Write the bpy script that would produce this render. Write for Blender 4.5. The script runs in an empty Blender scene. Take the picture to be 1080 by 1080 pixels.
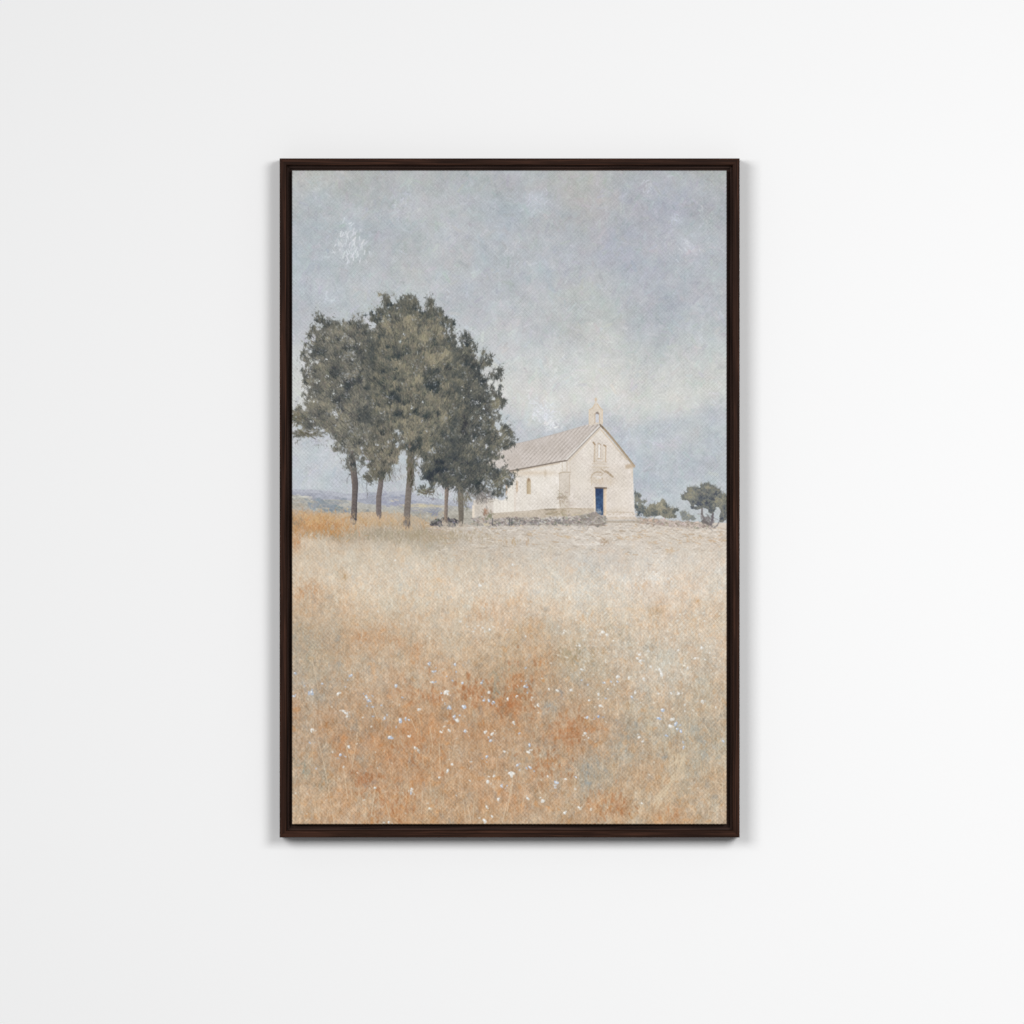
import bpy, math
import numpy as np

# ------------------------------------------------------------------ camera
S = 0.001335                      # metres per picture unit on the canvas plane
scene = bpy.context.scene
COL = scene.collection
CAM_DIST = 9.0
cam_data = bpy.data.cameras.new('camera')
cam_data.sensor_width = 36.0
cam_data.lens = 36.0 * CAM_DIST / (1080 * S)
cam_data.clip_end = 100.0
cam = bpy.data.objects.new('camera', cam_data)
cam.location = (0.0, -CAM_DIST, 0.0)
cam.rotation_euler = (math.radians(90), 0, 0)
COL.objects.link(cam)
scene.camera = cam

# ------------------------------------------------------------------ light
scene.view_settings.view_transform = 'Standard'
scene.view_settings.look = 'None'
scene.view_settings.exposure = 0.0
scene.view_settings.gamma = 1.0
scene.view_settings.use_curve_mapping = False

world = bpy.data.worlds.new('World')
scene.world = world
world.use_nodes = True
bg = world.node_tree.nodes['Background']
bg.inputs['Color'].default_value = (1.0, 1.0, 1.0, 1)
bg.inputs['Strength'].default_value = 0.20

def area_lamp(name, loc, aim, sx, sy, power, color=(1, 1, 1)):
    d = bpy.data.lights.new(name, 'AREA')
    d.shape = 'RECTANGLE'; d.size = sx; d.size_y = sy
    d.energy = power; d.color = color
    o = bpy.data.objects.new(name, d)
    COL.objects.link(o)
    o.location = loc
    v = np.array(aim, float) - np.array(loc, float)
    yaw = math.atan2(v[0], v[1])
    pitch = math.atan2(v[2], math.hypot(v[0], v[1]))
    o.rotation_euler = (math.radians(90) + pitch, 0, -yaw)
    return o

# two soft boxes high in front of the wall, one to each side: they throw the short soft
# shadows left, right and below the frame
area_lamp('softbox_left', (-2.35, -5.0, 1.1), (4.0, 0, -4.0), 2.6, 2.0, 172.0)
area_lamp('softbox_right', (2.4, -5.0, 1.1), (4.0, 0, -4.0), 2.6, 2.0, 238.0)

# ------------------------------------------------------------------ helpers
def px(x):  return (x - 540.0) * S
def pz(y):  return (540.0 - y) * S

def new_mat(name):
    m = bpy.data.materials.new(name)
    m.use_nodes = True
    nt = m.node_tree
    return m, nt, nt.nodes['Principled BSDF']

def mesh_obj(name, verts, faces, mat, parent=None, smooth=False, uvs=None):
    me = bpy.data.meshes.new(name)
    me.from_pydata(verts, [], faces)
    if uvs is not None:
        lay = me.uv_layers.new(name='UVMap')
        for p in me.polygons:
            for li, vi in zip(p.loop_indices, p.vertices):
                lay.data[li].uv = uvs[vi]
    me.update()
    if smooth:
        me.polygons.foreach_set('use_smooth', np.ones(len(me.polygons), bool))
    me.materials.append(mat)
    o = bpy.data.objects.new(name, me)
    COL.objects.link(o)
    if parent is not None:
        o.parent = parent
    return o

# ------------------------------------------------------------------ wall
def wall_material():
    m, nt, b = new_mat('white_wall_paint')
    b.inputs['Base Color'].default_value = (0.888, 0.888, 0.89, 1)
    b.inputs['Roughness'].default_value = 0.75
    b.inputs['Specular IOR Level'].default_value = 0.2
    tc = nt.nodes.new('ShaderNodeTexCoord')
    n1 = nt.nodes.new('ShaderNodeTexNoise')
    n1.inputs['Scale'].default_value = 260.0
    n1.inputs['Detail'].default_value = 3.0
    nt.links.new(tc.outputs['Object'], n1.inputs['Vector'])
    bp = nt.nodes.new('ShaderNodeBump')
    bp.inputs['Strength'].default_value = 0.05
    bp.inputs['Distance'].default_value = 0.0006
    nt.links.new(n1.outputs['Fac'], bp.inputs['Height'])
    nt.links.new(bp.outputs['Normal'], b.inputs['Normal'])
    return m

WALL_Y = 0.036
wall = mesh_obj('wall',
                [(-5, WALL_Y, -3), (5, WALL_Y, -3), (5, WALL_Y, 3.5), (-5, WALL_Y, 3.5)],
                [(0, 1, 2, 3)], wall_material())
wall['kind'] = 'structure'

# ------------------------------------------------------------------ the framed canvas
root = bpy.data.objects.new('framed_canvas', None)
COL.objects.link(root)
root['label'] = 'canvas of a white chapel, pines and dry meadow in a dark walnut floater frame'
root['category'] = 'framed canvas'

def wood_material():
    m, nt, b = new_mat('dark_walnut')
    uv = nt.nodes.new('ShaderNodeUVMap'); uv.uv_map = 'UVMap'
    mp = nt.nodes.new('ShaderNodeMapping')
    mp.inputs['Scale'].default_value = (9.0, 360.0, 1.0)
    nt.links.new(uv.outputs['UV'], mp.inputs['Vector'])
    n = nt.nodes.new('ShaderNodeTexNoise')
    n.inputs['Scale'].default_value = 1.0
    n.inputs['Detail'].default_value = 5.0
    n.inputs['Roughness'].default_value = 0.65
    n.inputs['Distortion'].default_value = 0.6
    nt.links.new(mp.outputs['Vector'], n.inputs['Vector'])
    r = nt.nodes.new('ShaderNodeValToRGB')
    e = r.color_ramp.elements
    e[0].position = 0.30; e[0].color = (0.0085, 0.0032, 0.0019, 1)
    e[1].position = 0.72; e[1].color = (0.068, 0.028, 0.017, 1)
    k = e.new(0.5); k.color = (0.025, 0.0102, 0.006, 1)
    nt.links.new(n.outputs['Fac'], r.inputs['Fac'])
    nt.links.new(r.outputs['Color'], b.inputs['Base Color'])
    b.inputs['Roughness'].default_value = 0.5
    b.inputs['Specular IOR Level'].default_value = 0.06
    bp = nt.nodes.new('ShaderNodeBump')
    bp.inputs['Strength'].default_value = 0.35
    bp.inputs['Distance'].default_value = 0.0006
    nt.links.new(n.outputs['Fac'], bp.inputs['Height'])
    nt.links.new(bp.outputs['Normal'], b.inputs['Normal'])
    return m

def dark_wood_material():
    m, nt, b = new_mat('dark_stained_ledge')
    uv = nt.nodes.new('ShaderNodeUVMap'); uv.uv_map = 'UVMap'
    mp = nt.nodes.new('ShaderNodeMapping')
    mp.inputs['Scale'].default_value = (10.0, 400.0, 1.0)
    nt.links.new(uv.outputs['UV'], mp.inputs['Vector'])
    n = nt.nodes.new('ShaderNodeTexNoise')
    n.inputs['Detail'].default_value = 4.0
    n.inputs['Scale'].default_value = 1.0
    nt.links.new(mp.outputs['Vector'], n.inputs['Vector'])
    r = nt.nodes.new('ShaderNodeValToRGB')
    e = r.color_ramp.elements
    e[0].position = 0.3; e[0].color = (0.013, 0.0068, 0.0052, 1)
    e[1].position = 0.7; e[1].color = (0.056, 0.030, 0.023, 1)
    nt.links.new(n.outputs['Fac'], r.inputs['Fac'])
    nt.links.new(r.outputs['Color'], b.inputs['Base Color'])
    b.inputs['Roughness'].default_value = 0.7
    b.inputs['Specular IOR Level'].default_value = 0.1
    return m

WOOD = wood_material()
LEDGE = dark_wood_material()
FX0, FX1, FY0, FY1 = 295.0, 780.0, 167.1, 883.2        # outer edge of the frame
CX0, CX1, CY0, CY1 = 308.0, 766.4, 179.8, 869.4        # canvas

# (inward offset in picture units, depth in metres)
RAIL = [(0.0, 0.0355), (0.0, -0.0020), (0.25, -0.0026), (0.7, -0.0030), (6.3, -0.0030),
        (6.9, -0.0027), (7.25, -0.0019), (7.3, 0.0120), (7.3, 0.0355)]
LIP = [(7.32, 0.0355), (7.32, 0.0095), (9.6, 0.0095), (10.1, 0.0100), (10.2, 0.0150),
       (15.5, 0.0152), (15.5, 0.0355)]

def rail(name, side, profile, mat, parent, seed):
    # side: 0 top, 1 right, 2 bottom, 3 left; profile swept between two mitres
    verts, uvs = [], []
    run = 0.0
    gap = 0.05
    for k, (u, d) in enumerate(profile):
        if k:
            run += math.hypot((u - profile[k - 1][0]) * S, d - profile[k - 1][1])
        ends = {0: ((FX0 + u + gap, FY0 + u), (FX1 - u - gap, FY0 + u)),
                1: ((FX1 - u, FY0 + u + gap), (FX1 - u, FY1 - u - gap)),
                2: ((FX1 - u - gap, FY1 - u), (FX0 + u + gap, FY1 - u)),
                3: ((FX0 + u, FY1 - u - gap), (FX0 + u, FY0 + u + gap))}[side]
        L = math.hypot(ends[1][0] - ends[0][0], ends[1][1] - ends[0][1]) * S
        for e, (X, Y) in enumerate(ends):
            verts.append((px(X), d, pz(Y)))
            uvs.append(((u * S if e == 0 else u * S + L) + seed * 3.7, run + seed * 0.9))
    n = len(profile)
    faces = [(2 * k, 2 * k + 2, 2 * k + 3, 2 * k + 1) for k in range(n - 1)]
    faces.append((2 * n - 2, 0, 1, 2 * n - 1))
    faces.append(tuple(2 * k for k in range(n))[::-1])
    faces.append(tuple(2 * k + 1 for k in range(n)))
    return mesh_obj(name, verts, faces, mat, parent, uvs=uvs)

for i in range(4):
    r_ = rail('frame_rail', i, RAIL, WOOD, root, i + 1)
    rail('inner_ledge', i, LIP, LEDGE, r_, i + 6)
# ------------------------------------------------------------------ the picture on the canvas
# Painted by code: a colour per point of a fine grid, in picture units, with an id of the
# motif every point belongs to, so that each motif becomes a mesh of its own.
G = 2.0                                            # grid points per picture unit
GW = int(round((CX1 - CX0) * G)) + 1
GH = int(round((CY1 - CY0) * G)) + 1
gx = np.linspace(CX0, CX1, GW)
gy = np.linspace(CY0, CY1, GH)
X, Y = np.meshgrid(gx, gy)
X = X.astype(np.float32); Y = Y.astype(np.float32)
rng = np.random.default_rng(11)

def noise(cx, cy, seed, octaves=1, rough=0.5):
    out = np.zeros((GH, GW), np.float32); amp = 1.0; tot = 0.0
    for o in range(octaves):
        r = np.random.default_rng(seed * 101 + o)
        nx = int((CX1 - CX0) / cx) + 3; ny = int((CY1 - CY0) / cy) + 3
        g = r.uniform(-1, 1, (ny + 1, nx + 1)).astype(np.float32)
        fx = (gx - CX0) / cx + r.uniform(0, .9); fy = (gy - CY0) / cy + r.uniform(0, .9)
        ix = fx.astype(int); iy = fy.astype(int)
        tx = (fx - ix).astype(np.float32); ty = (fy - iy).astype(np.float32)
        tx = tx * tx * (3 - 2 * tx); ty = (ty * ty * (3 - 2 * ty))[:, None]
        rows = g[iy] * (1 - ty) + g[iy + 1] * ty
        out += amp * (rows[:, ix] * (1 - tx) + rows[:, ix + 1] * tx)
        tot += amp * amp; amp *= rough; cx /= 2.0; cy /= 2.0
        if min(cx, cy) < 0.5: break
    return out / math.sqrt(tot) * 1.9              # about unit deviation

def grid_colour(xs, ys, table, wx, wy):
    t = np.array(table, np.float32)                # rows, cols, 3
    x = np.clip(X + wx, xs[0], xs[-1]); y = np.clip(Y + wy, ys[0], ys[-1])
    xs = np.array(xs, np.float32); ys = np.array(ys, np.float32)
    i = np.clip(np.searchsorted(xs, x, side='right') - 1, 0, len(xs) - 2)
    j = np.clip(np.searchsorted(ys, y, side='right') - 1, 0, len(ys) - 2)
    u = (x - xs[i]) / (xs[i + 1] - xs[i]); v = (y - ys[j]) / (ys[j + 1] - ys[j])
    u = (u * u * (3 - 2 * u))[..., None]; v = (v * v * (3 - 2 * v))[..., None]
    return (t[j, i] * (1 - u) + t[j, i + 1] * u) * (1 - v) + (t[j + 1, i] * (1 - u) + t[j + 1, i + 1] * u) * v

def win(x0, y0, x1, y1):
    i0 = max(0, int((x0 - CX0) * G)); i1 = min(GW, int((x1 - CX0) * G) + 2)
    j0 = max(0, int((y0 - CY0) * G)); j1 = min(GH, int((y1 - CY0) * G) + 2)
    if i1 <= i0 or j1 <= j0: return None
    return slice(j0, j1), slice(i0, i1)

def blob(cx, cy, rx, ry=None):                     # soft round weight over the whole sheet
    ry = rx if ry is None else ry
    w = np.zeros((GH, GW), np.float32)
    s = win(cx - 2.6 * rx, cy - 2.6 * ry, cx + 2.6 * rx, cy + 2.6 * ry)
    if s: w[s] = np.exp(-((X[s] - cx) / rx) ** 2 - ((Y[s] - cy) / ry) ** 2)
    return w

def poly_mask(pts, soft=0.5, jx=None, jy=None):
    pts = np.array(pts, np.float32)
    m = np.zeros((GH, GW), np.float32)
    s = win(pts[:, 0].min() - 6, pts[:, 1].min() - 6, pts[:, 0].max() + 6, pts[:, 1].max() + 6)
    if not s: return m
    x = X[s] if jx is None else X[s] + jx[s]
    y = Y[s] if jy is None else Y[s] + jy[s]
    inside = np.zeros(x.shape, bool); d2 = np.full(x.shape, 1e9, np.float32)
    n = len(pts)
    for k in range(n):
        ax, ay = pts[k]; bx, by = pts[(k + 1) % n]
        c = ((ay > y) != (by > y))
        if by != ay:
            inside ^= c & (x < (bx - ax) * (y - ay) / (by - ay) + ax)
        ex, ey = bx - ax, by - ay; L = ex * ex + ey * ey + 1e-9
        t = np.clip(((x - ax) * ex + (y - ay) * ey) / L, 0, 1)
        d2 = np.minimum(d2, (x - ax - t * ex) ** 2 + (y - ay - t * ey) ** 2)
    sd = np.sqrt(d2) * np.where(inside, 1, -1)
    m[s] = np.clip(sd / soft * 0.5 + 0.5, 0, 1) if soft > 0 else inside
    return m

def signed_in(pts):                                # signed distance, inside positive, only near the shape
    pts = np.array(pts, np.float32)
    out = np.full((GH, GW), -99, np.float32)
    s = win(pts[:, 0].min() - 8, pts[:, 1].min() - 8, pts[:, 0].max() + 8, pts[:, 1].max() + 8)
    x, y = X[s], Y[s]
    inside = np.zeros(x.shape, bool); d2 = np.full(x.shape, 1e9, np.float32); n = len(pts)
    for k in range(n):
        ax, ay = pts[k]; bx, by = pts[(k + 1) % n]
        if by != ay:
            inside ^= ((ay > y) != (by > y)) & (x < (bx - ax) * (y - ay) / (by - ay) + ax)
        ex, ey = bx - ax, by - ay; L = ex * ex + ey * ey + 1e-9
        t = np.clip(((x - ax) * ex + (y - ay) * ey) / L, 0, 1)
        d2 = np.minimum(d2, (x - ax - t * ex) ** 2 + (y - ay - t * ey) ** 2)
    out[s] = np.sqrt(d2) * np.where(inside, 1, -1)
    return out

img = np.zeros((GH, GW, 3), np.float32)
lab = np.zeros((GH, GW), np.int32)

def lay(mask, colour, label=None, cut=0.5):
    global img
    c = np.asarray(colour, np.float32)
    s = np.nonzero(mask > 0.002)
    a = mask[s][:, None]
    img[s] = img[s] * (1 - a) + (c[s] if c.ndim == 3 else c) * a
    if label is not None:
        lab[mask > cut] = label

def dab(cx, cy, length, width, ang, colour, alpha=1.0, soft=0.6, label=None, taper=0.0):
    ca, sa = math.cos(ang), math.sin(ang)
    h = length * 0.5; ext = h + width + soft
    s = win(cx - ext, cy - ext, cx + ext, cy + ext)
    if not s: return
    dx = X[s] - cx; dy = Y[s] - cy
    t = dx * ca + dy * sa
    tc_ = np.clip(t, -h, h)
    w = width * (1 - taper * (tc_ / (h + 1e-6) * 0.5 + 0.5))
    d = np.hypot(dx - tc_ * ca, dy - tc_ * sa)
    a = (np.clip((w * 0.5 - d) / soft + 0.5, 0, 1) * alpha)
    img[s] = img[s] * (1 - a[..., None]) + np.asarray(colour, np.float32) * a[..., None]
    if label is not None:
        l = lab[s]; l[a > 0.5] = label; lab[s] = l

def line(pts, w, colour, alpha=1.0, soft=0.6, label=None):
    for (x0, y0), (x1, y1) in zip(pts[:-1], pts[1:]):
        dab((x0 + x1) / 2, (y0 + y1) / 2, math.hypot(x1 - x0, y1 - y0), w, math.atan2(y1 - y0, x1 - x0), colour, alpha, soft, label)

# ids of the motifs
SKY, HILL, FIELD, SWALL, BUSH1, BUSH2, BUSH3, OLIVE, OLIVE_TRUNK = 1, 2, 3, 4, 5, 6, 7, 8, 9
CH_WALL, CH_ROOF, CH_BELL, CH_DOOR, CH_WIN_SIDE, CH_WIN_FRONT, CH_ANNEX, CH_HOOD = 20, 21, 22, 23, 24, 25, 26, 27
TREE = {1: 30, 2: 32, 3: 34, 4: 36, 5: 38}         # crown id; trunk id is crown id + 1

wx = noise(60, 60, 1, 3) * 9; wy = noise(60, 60, 2, 3) * 9

# ---- sky
XS = [308, 385, 460, 540, 615, 690, 767]
YS = [180, 230, 280, 330, 380, 415, 450, 500, 545]
SKY_T = [
 [(188,189,187),(181,185,187),(180,184,188),(178,183,191),(184,184,183),(176,180,187),(172,176,177)],
 [(178,186,194),(178,185,194),(182,187,194),(178,184,194),(179,179,183),(174,178,191),(174,179,187)],
 [(178,188,198),(182,188,195),(186,190,195),(182,188,196),(177,181,193),(177,181,193),(180,184,193)],
 [(184,190,200),(186,192,198),(186,191,198),(184,189,197),(186,191,191),(180,185,194),(182,188,194)],
 [(202,204,204),(196,199,202),(192,196,200),(198,201,203),(198,201,201),(197,200,200),(194,198,199)],
 [(204,206,206),(198,200,202),(196,199,202),(208,208,206),(212,212,210),(211,211,208),(205,206,204)],
 [(196,200,208),(194,199,207),(192,197,205),(194,198,204),(187,193,203),(190,195,203),(188,193,200)],
 [(190,197,207),(190,197,206),(190,197,206),(188,195,206),(182,190,204),(180,189,201),(181,190,199)],
 [(194,199,207),(194,199,206),(194,199,206),(190,197,206),(184,192,204),(186,193,202),(192,197,202)]]
sky = grid_colour(XS, YS, SKY_T, wx * 1.6, wy * 1.2)
n1 = noise(34, 26, 3, 4, .6); n2 = noise(22, 22, 4, 4, .6); n3 = noise(5, 6, 5, 3, .7)
sky += n1[..., None] * np.array([3.1, 2.9, 2.7]) + n2[..., None] * np.array([-.7, 0.1, 1.0]) + n3[..., None] * np.array([2.4, 2.4, 2.3])
lum = sky @ np.array([.3, .6, .1], np.float32)
sky = lum[..., None] + (sky - lum[..., None]) * .7 + np.array([-.6, .2, -1.2])
n5 = noise(15, 13, 6, 4, .65); n6 = noise(11, 12, 7, 4, .65)
sky += n5[..., None] * np.array([-.9, .2, .3]) + n6[..., None] * np.array([.7, -.3, .6])
img[:] = sky; lab[:] = SKY

def sky_blob(x, y, r, col, a, ry=None):
    w = blob(x, y, r, ry) * np.clip(0.8 + 0.5 * noise(9, 9, int(x + y), 3), 0, 1.4) * a
    lay(np.clip(w, 0, 1), col)

for a in [(388,297,20,(196,199,203),.5,12),(425,215,12,(192,194,206),.5,14),(637,210,24,(186,180,180),.55,12),
          (612,296,30,(190,195,190),.5,18),(708,212,20,(172,176,192),.5,16),(652,258,28,(176,180,195),.5,18),
          (372,258,15,(202,206,212),.6,14),(350,316,10,(192,200,208),.5,8),(566,212,12,(196,200,210),.5,9),
          (600,238,20,(176,184,190),.4,16),(690,205,8,(196,198,208),.5,8),(724,262,10,(196,200,208),.5,10),
          (714,231,6,(198,204,214),.6,6),(575,436,12,(206,210,216),.6,11),(585,448,6,(216,218,222),.6,6),
          (560,424,9,(204,207,210),.5,7),(560,392,40,(210,210,207),.5,17),(680,398,60,(210,210,206),.55,17),
          (320,392,22,(208,208,206),.6,26),(330,190,22,(192,190,184),.4,10),(545,290,20,(184,190,197),.4,14)]:
    sky_blob(*a)

def flick(cx, cy, rx, ry, n, col, l, w, ang, da, alpha, label=None):
    for _ in range(n):
        c = np.array(col) + rng.normal(0, 4, 3) * .5 + rng.normal(0, 4)
        dab(cx + rng.normal(0, rx), cy + rng.normal(0, ry), rng.uniform(.5, 1.3) * l, rng.uniform(.6, 1.3) * w,
            ang + rng.normal(0, da), c, alpha * rng.uniform(.4, 1), .7, label)

# broad knife and brush marks all over the sky
for _ in range(5200):
    x = rng.uniform(CX0, CX1); y = rng.uniform(CY0, 552)
    j = min(GH - 1, int((y - CY0) * G)); i = min(GW - 1, int((x - CX0) * G))
    c = sky[j, i] + rng.normal(0, 6) + rng.normal(0, 2.4, 3)
    dab(x, y, rng.uniform(2, 11), rng.uniform(1, 3.4), rng.choice([-1.15, -.8, 1.2, .3]) + rng.normal(0, .35), c, rng.uniform(.25, .62), .8)
for _ in range(1500):                              # thicker broken strokes of the knife
    x = rng.uniform(CX0, CX1); y = rng.uniform(CY0, 540)
    j = min(GH - 1, int((y - CY0) * G)); i = min(GW - 1, int((x - CX0) * G))
    if n2[j, i] < -.2: continue
    dab(x, y, rng.uniform(1.5, 6), rng.uniform(.8, 2), rng.choice([-1.2, 1.25, .5]) + rng.normal(0, .3), img[j, i] + rng.choice([-1, 1.3]) * rng.uniform(4, 11) * np.array([1, 1, 1.05]), rng.uniform(.3, .75), .6)
flick(372, 255, 7, 9, 60, (220, 223, 228), 4.5, 1.1, -1.2, .4, .75)
flick(376, 272, 6, 4, 26, (222, 225, 230), 4, 1.1, -1.4, .4, .75)
flick(359, 259, 4, 4, 18, (214, 218, 222), 4, 1.0, 1.0, .4, .6)
flick(424, 214, 8, 10, 26, (206, 208, 220), 4, 1.0, -1.1, .5, .55)
flick(350, 316, 8, 5, 22, (208, 214, 220), 3, 1.2, -1.2, .6, .6)
flick(566, 210, 7, 6, 30, (206, 210, 220), 5, 1.0, -1.1, .5, .5)
flick(540, 272, 4, 8, 20, (206, 211, 216), 4, 1.0, -1.3, .4, .6)
flick(724, 263, 6, 8, 24, (212, 216, 222), 3, 1.2, 1.0, .6, .6)
flick(714, 230, 3, 3, 12, (202, 208, 220), 3, 1.4, .8, .6, .45)
flick(686, 198, 6, 6, 22, (204, 208, 216), 4, 1.0, -1.0, .6, .55)
flick(742, 226, 6, 7, 18, (200, 205, 206), 3, 1.2, 1.0, .6, .5)
flick(572, 434, 8, 5, 60, (222, 225, 230), 3, 1.2, .8, .7, .7)
flick(582, 447, 5, 4, 34, (230, 232, 234), 3, 1.3, -.8, .6, .75)
flick(560, 426, 5, 4, 26, (216, 219, 222), 3, 1.2, .8, .7, .6)
flick(545, 408, 18, 8, 60, (216, 216, 212), 4, 1.2, -.7, .8, .45)
flick(655, 398, 60, 9, 120, (214, 214, 208), 5, 1.3, -.5, .8, .4)
flick(322, 500, 8, 26, 40, (204, 208, 214), 4, 1.2, -1.4, .5, .4)

# ---- far hills
def hill(top, colour, dev, seed, label=HILL, soft=.8):
    xs_, ys_ = zip(*top)
    edge = np.interp(gx, xs_, ys_)[None, :] + noise(14, 400, seed, 3) * .5
    m = np.clip((Y - edge) / soft + .5, 0, 1)
    c = np.array(colour, np.float32) + noise(7, 3, seed + 1, 3)[..., None] * dev + noise(2, 2, seed + 2, 2)[..., None] * 2.5
    lay(m, c, label)
hill([(300,515),(330,516),(365,521),(385,520),(405,519),(425,518),(445,523),(470,527),(500,529),(540,540),(640,558),(770,562)], (180,183,192), 3, 40)
hill([(300,518.5),(320,519),(340,521),(372,527),(400,524),(420,523),(440,528),(470,532),(500,535),(540,542),(640,560),(770,564)], (167,170,181), 5, 43)
hill([(300,521.5),(320,524),(330,526),(372,528),(385,531),(400,532),(425,533),(450,531.5),(480,534),(500,536),(540,544),(640,560),(770,566)], (180,178,171), 5, 46)
hill([(300,530),(330,531),(350,534),(372,536),(400,537),(430,538),(450,537),(470,538),(500,540),(540,548),(640,562),(770,568)], (176,172,162), 8, 49)
flick(345, 531, 10, 4, 60, (140, 148, 156), 4, 2.2, .1, .3, .6, HILL)
flick(355, 538, 9, 2, 34, (126, 138, 148), 4, 2.0, .1, .4, .6, HILL)
flick(333, 533, 4, 3, 18, (132, 144, 158), 3, 2.4, .9, .5, .6, HILL)
flick(318, 524, 7, .8, 14, (206, 204, 194), 6, 1.2, .08, .1, .7, HILL)
flick(420, 527, 12, 3, 44, (146, 150, 170), 4, 1.8, .1, .4, .5, HILL)
flick(416, 532, 6, 1.5, 20, (150, 152, 172), 4, 1.6, .1, .4, .5, HILL)
flick(416, 528, 3, .6, 5, (206, 196, 176), 3, 1.2, .1, .2, .6, HILL)
flick(445, 533, 10, .8, 24, (204, 192, 168), 7, 1.3, .1, .1, .7, HILL)
flick(452, 538, 12, 1.5, 34, (146, 150, 162), 5, 1.6, .05, .2, .6, HILL)
flick(459, 541, 2.5, 2, 14, (138, 142, 158), 3, 1.6, -.8, .4, .6, HILL)
flick(395, 523, 8, 2, 20, (158, 162, 174), 5, 1.5, .05, .2, .5, HILL)
flick(322, 535, 10, 3, 34, (180, 168, 152), 4, 1.8, .2, .5, .5, HILL)

# ---- the meadow
FXS = [308, 346, 385, 423, 460, 500, 540, 578, 615, 652, 690, 728, 767]
FYS = [536, 552, 566, 580, 598, 620, 650, 680, 710, 740, 770, 805, 840, 871]
FT7 = [
 [(186,158,126),(190,166,134),(182,164,138),(196,188,178),(200,192,182),(198,188,176),(196,184,170)],
 [(188,150,112),(194,166,130),(182,164,138),(196,188,178),(204,194,182),(208,198,184),(204,190,172)],
 [(196,160,120),(190,170,142),(178,164,140),(190,178,162),(204,194,182),(206,196,182),(206,190,170)],
 [(206,182,150),(206,190,164),(196,180,154),(196,184,166),(200,190,176),(204,192,176),(206,192,172)],
 [(206,184,154),(212,194,168),(208,192,168),(206,190,168),(206,194,176),(208,196,180),(208,194,176)],
 [(200,174,142),(206,184,154),(210,192,166),(212,196,174),(210,196,176),(210,196,178),(208,192,170)],
 [(192,164,132),(198,172,140),(202,178,148),(204,180,152),(206,186,160),(204,184,158),(204,184,158)],
 [(180,160,132),(192,162,128),(196,170,138),(192,164,130),(192,172,146),(196,178,154),(202,184,160)],
 [(182,160,132),(190,162,130),(192,162,128),(182,154,120),(186,164,134),(194,176,152),(198,180,156)],
 [(182,158,130),(186,154,120),(188,146,106),(180,148,112),(186,158,126),(186,168,142),(192,174,148)],
 [(182,152,120),(182,142,104),(184,144,104),(182,144,106),(184,152,118),(180,162,136),(184,166,138)],
 [(176,156,130),(184,144,106),(188,148,108),(186,152,116),(178,156,128),(184,160,128),(184,164,136)],
 [(194,162,126),(190,154,116),(188,150,110),(186,150,114),(182,156,124),(188,160,126),(186,164,134)],
 [(192,160,124),(190,154,116),(186,148,108),(184,148,110),(184,152,116),(188,156,118),(186,164,136)]]
FT = []
for row in FT7:
    r = []
    for k in range(6):
        r.append(row[k]); r.append(tuple((np.array(row[k]) + np.array(row[k + 1])) / 2))
    r.append(row[6]); FT.append(r)
field = grid_colour(FXS, FYS, FT, wx * 1.4, wy * 1.0)
near = np.clip((Y - 560) / 200, 0, 1)
v1 = noise(5, 9, 60, 3, .75); v2 = noise(1.7, 4, 61, 2, .8); v3 = noise(18, 26, 62, 4, .6); v4 = noise(10, 18, 63, 4, .6)
field += (v1 * (2.5 + 4 * near))[..., None] * np.array([1, .95, .85]) + (v2 * (2.5 + 3 * near))[..., None]
field += (v3 * (1.5 + 2.5 * near))[..., None] * np.array([.5, -.7, -1.5]) + (v4 * (1.5 + 2.2 * near))[..., None] * np.array([-.45, .1, .25])
top = np.interp(gx, [300,330,350,372,400,430,445,456,470,486,500,540,640,668,700,745,770], [537,539,541,541,540,541,547,553,553.5,554,554,551,549,549.5,550,551,552])[None, :] \
      + noise(3, 300, 64, 2) * 1.0 * np.clip((480 - X) / 60, .25, 1)
fm = np.clip((Y - top) / 1.2 + .5, 0, 1)
lay(fm, field, FIELD)

fsel = lab == FIELD
fl = img[fsel] @ np.array([.3, .6, .1], np.float32)
img[fsel] = fl[:, None] + (img[fsel] - fl[:, None]) * (.74 - .1 * np.clip((640 - Y[fsel]) / 60, 0, 1))[:, None] + np.array([7.0, 5.5, 4.0], np.float32)
PATCH = [np.clip(noise(5, 9, 80 + k, 2) * .7 + noise(1.8, 4, 90 + k, 2, .8) * .9, -1, 2.2) for k in range(3)]
def f_blob(x, y, r, col, a, ry=None):
    w = blob(x, y, r * 1.1, (ry or r) * 1.1) * np.clip(.5 + .55 * PATCH[(int(x) + int(y)) % 3], 0, 1.5) * a
    lay(np.clip(w, 0, .95) * fm, col)
GREEN = (150, 148, 132); GREY = (160, 158, 148); OR = (178, 120, 78); OR2 = (190, 140, 98); OLV = (166, 150, 122); PALE = (218, 204, 184); BR = (150, 112, 76)
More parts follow.
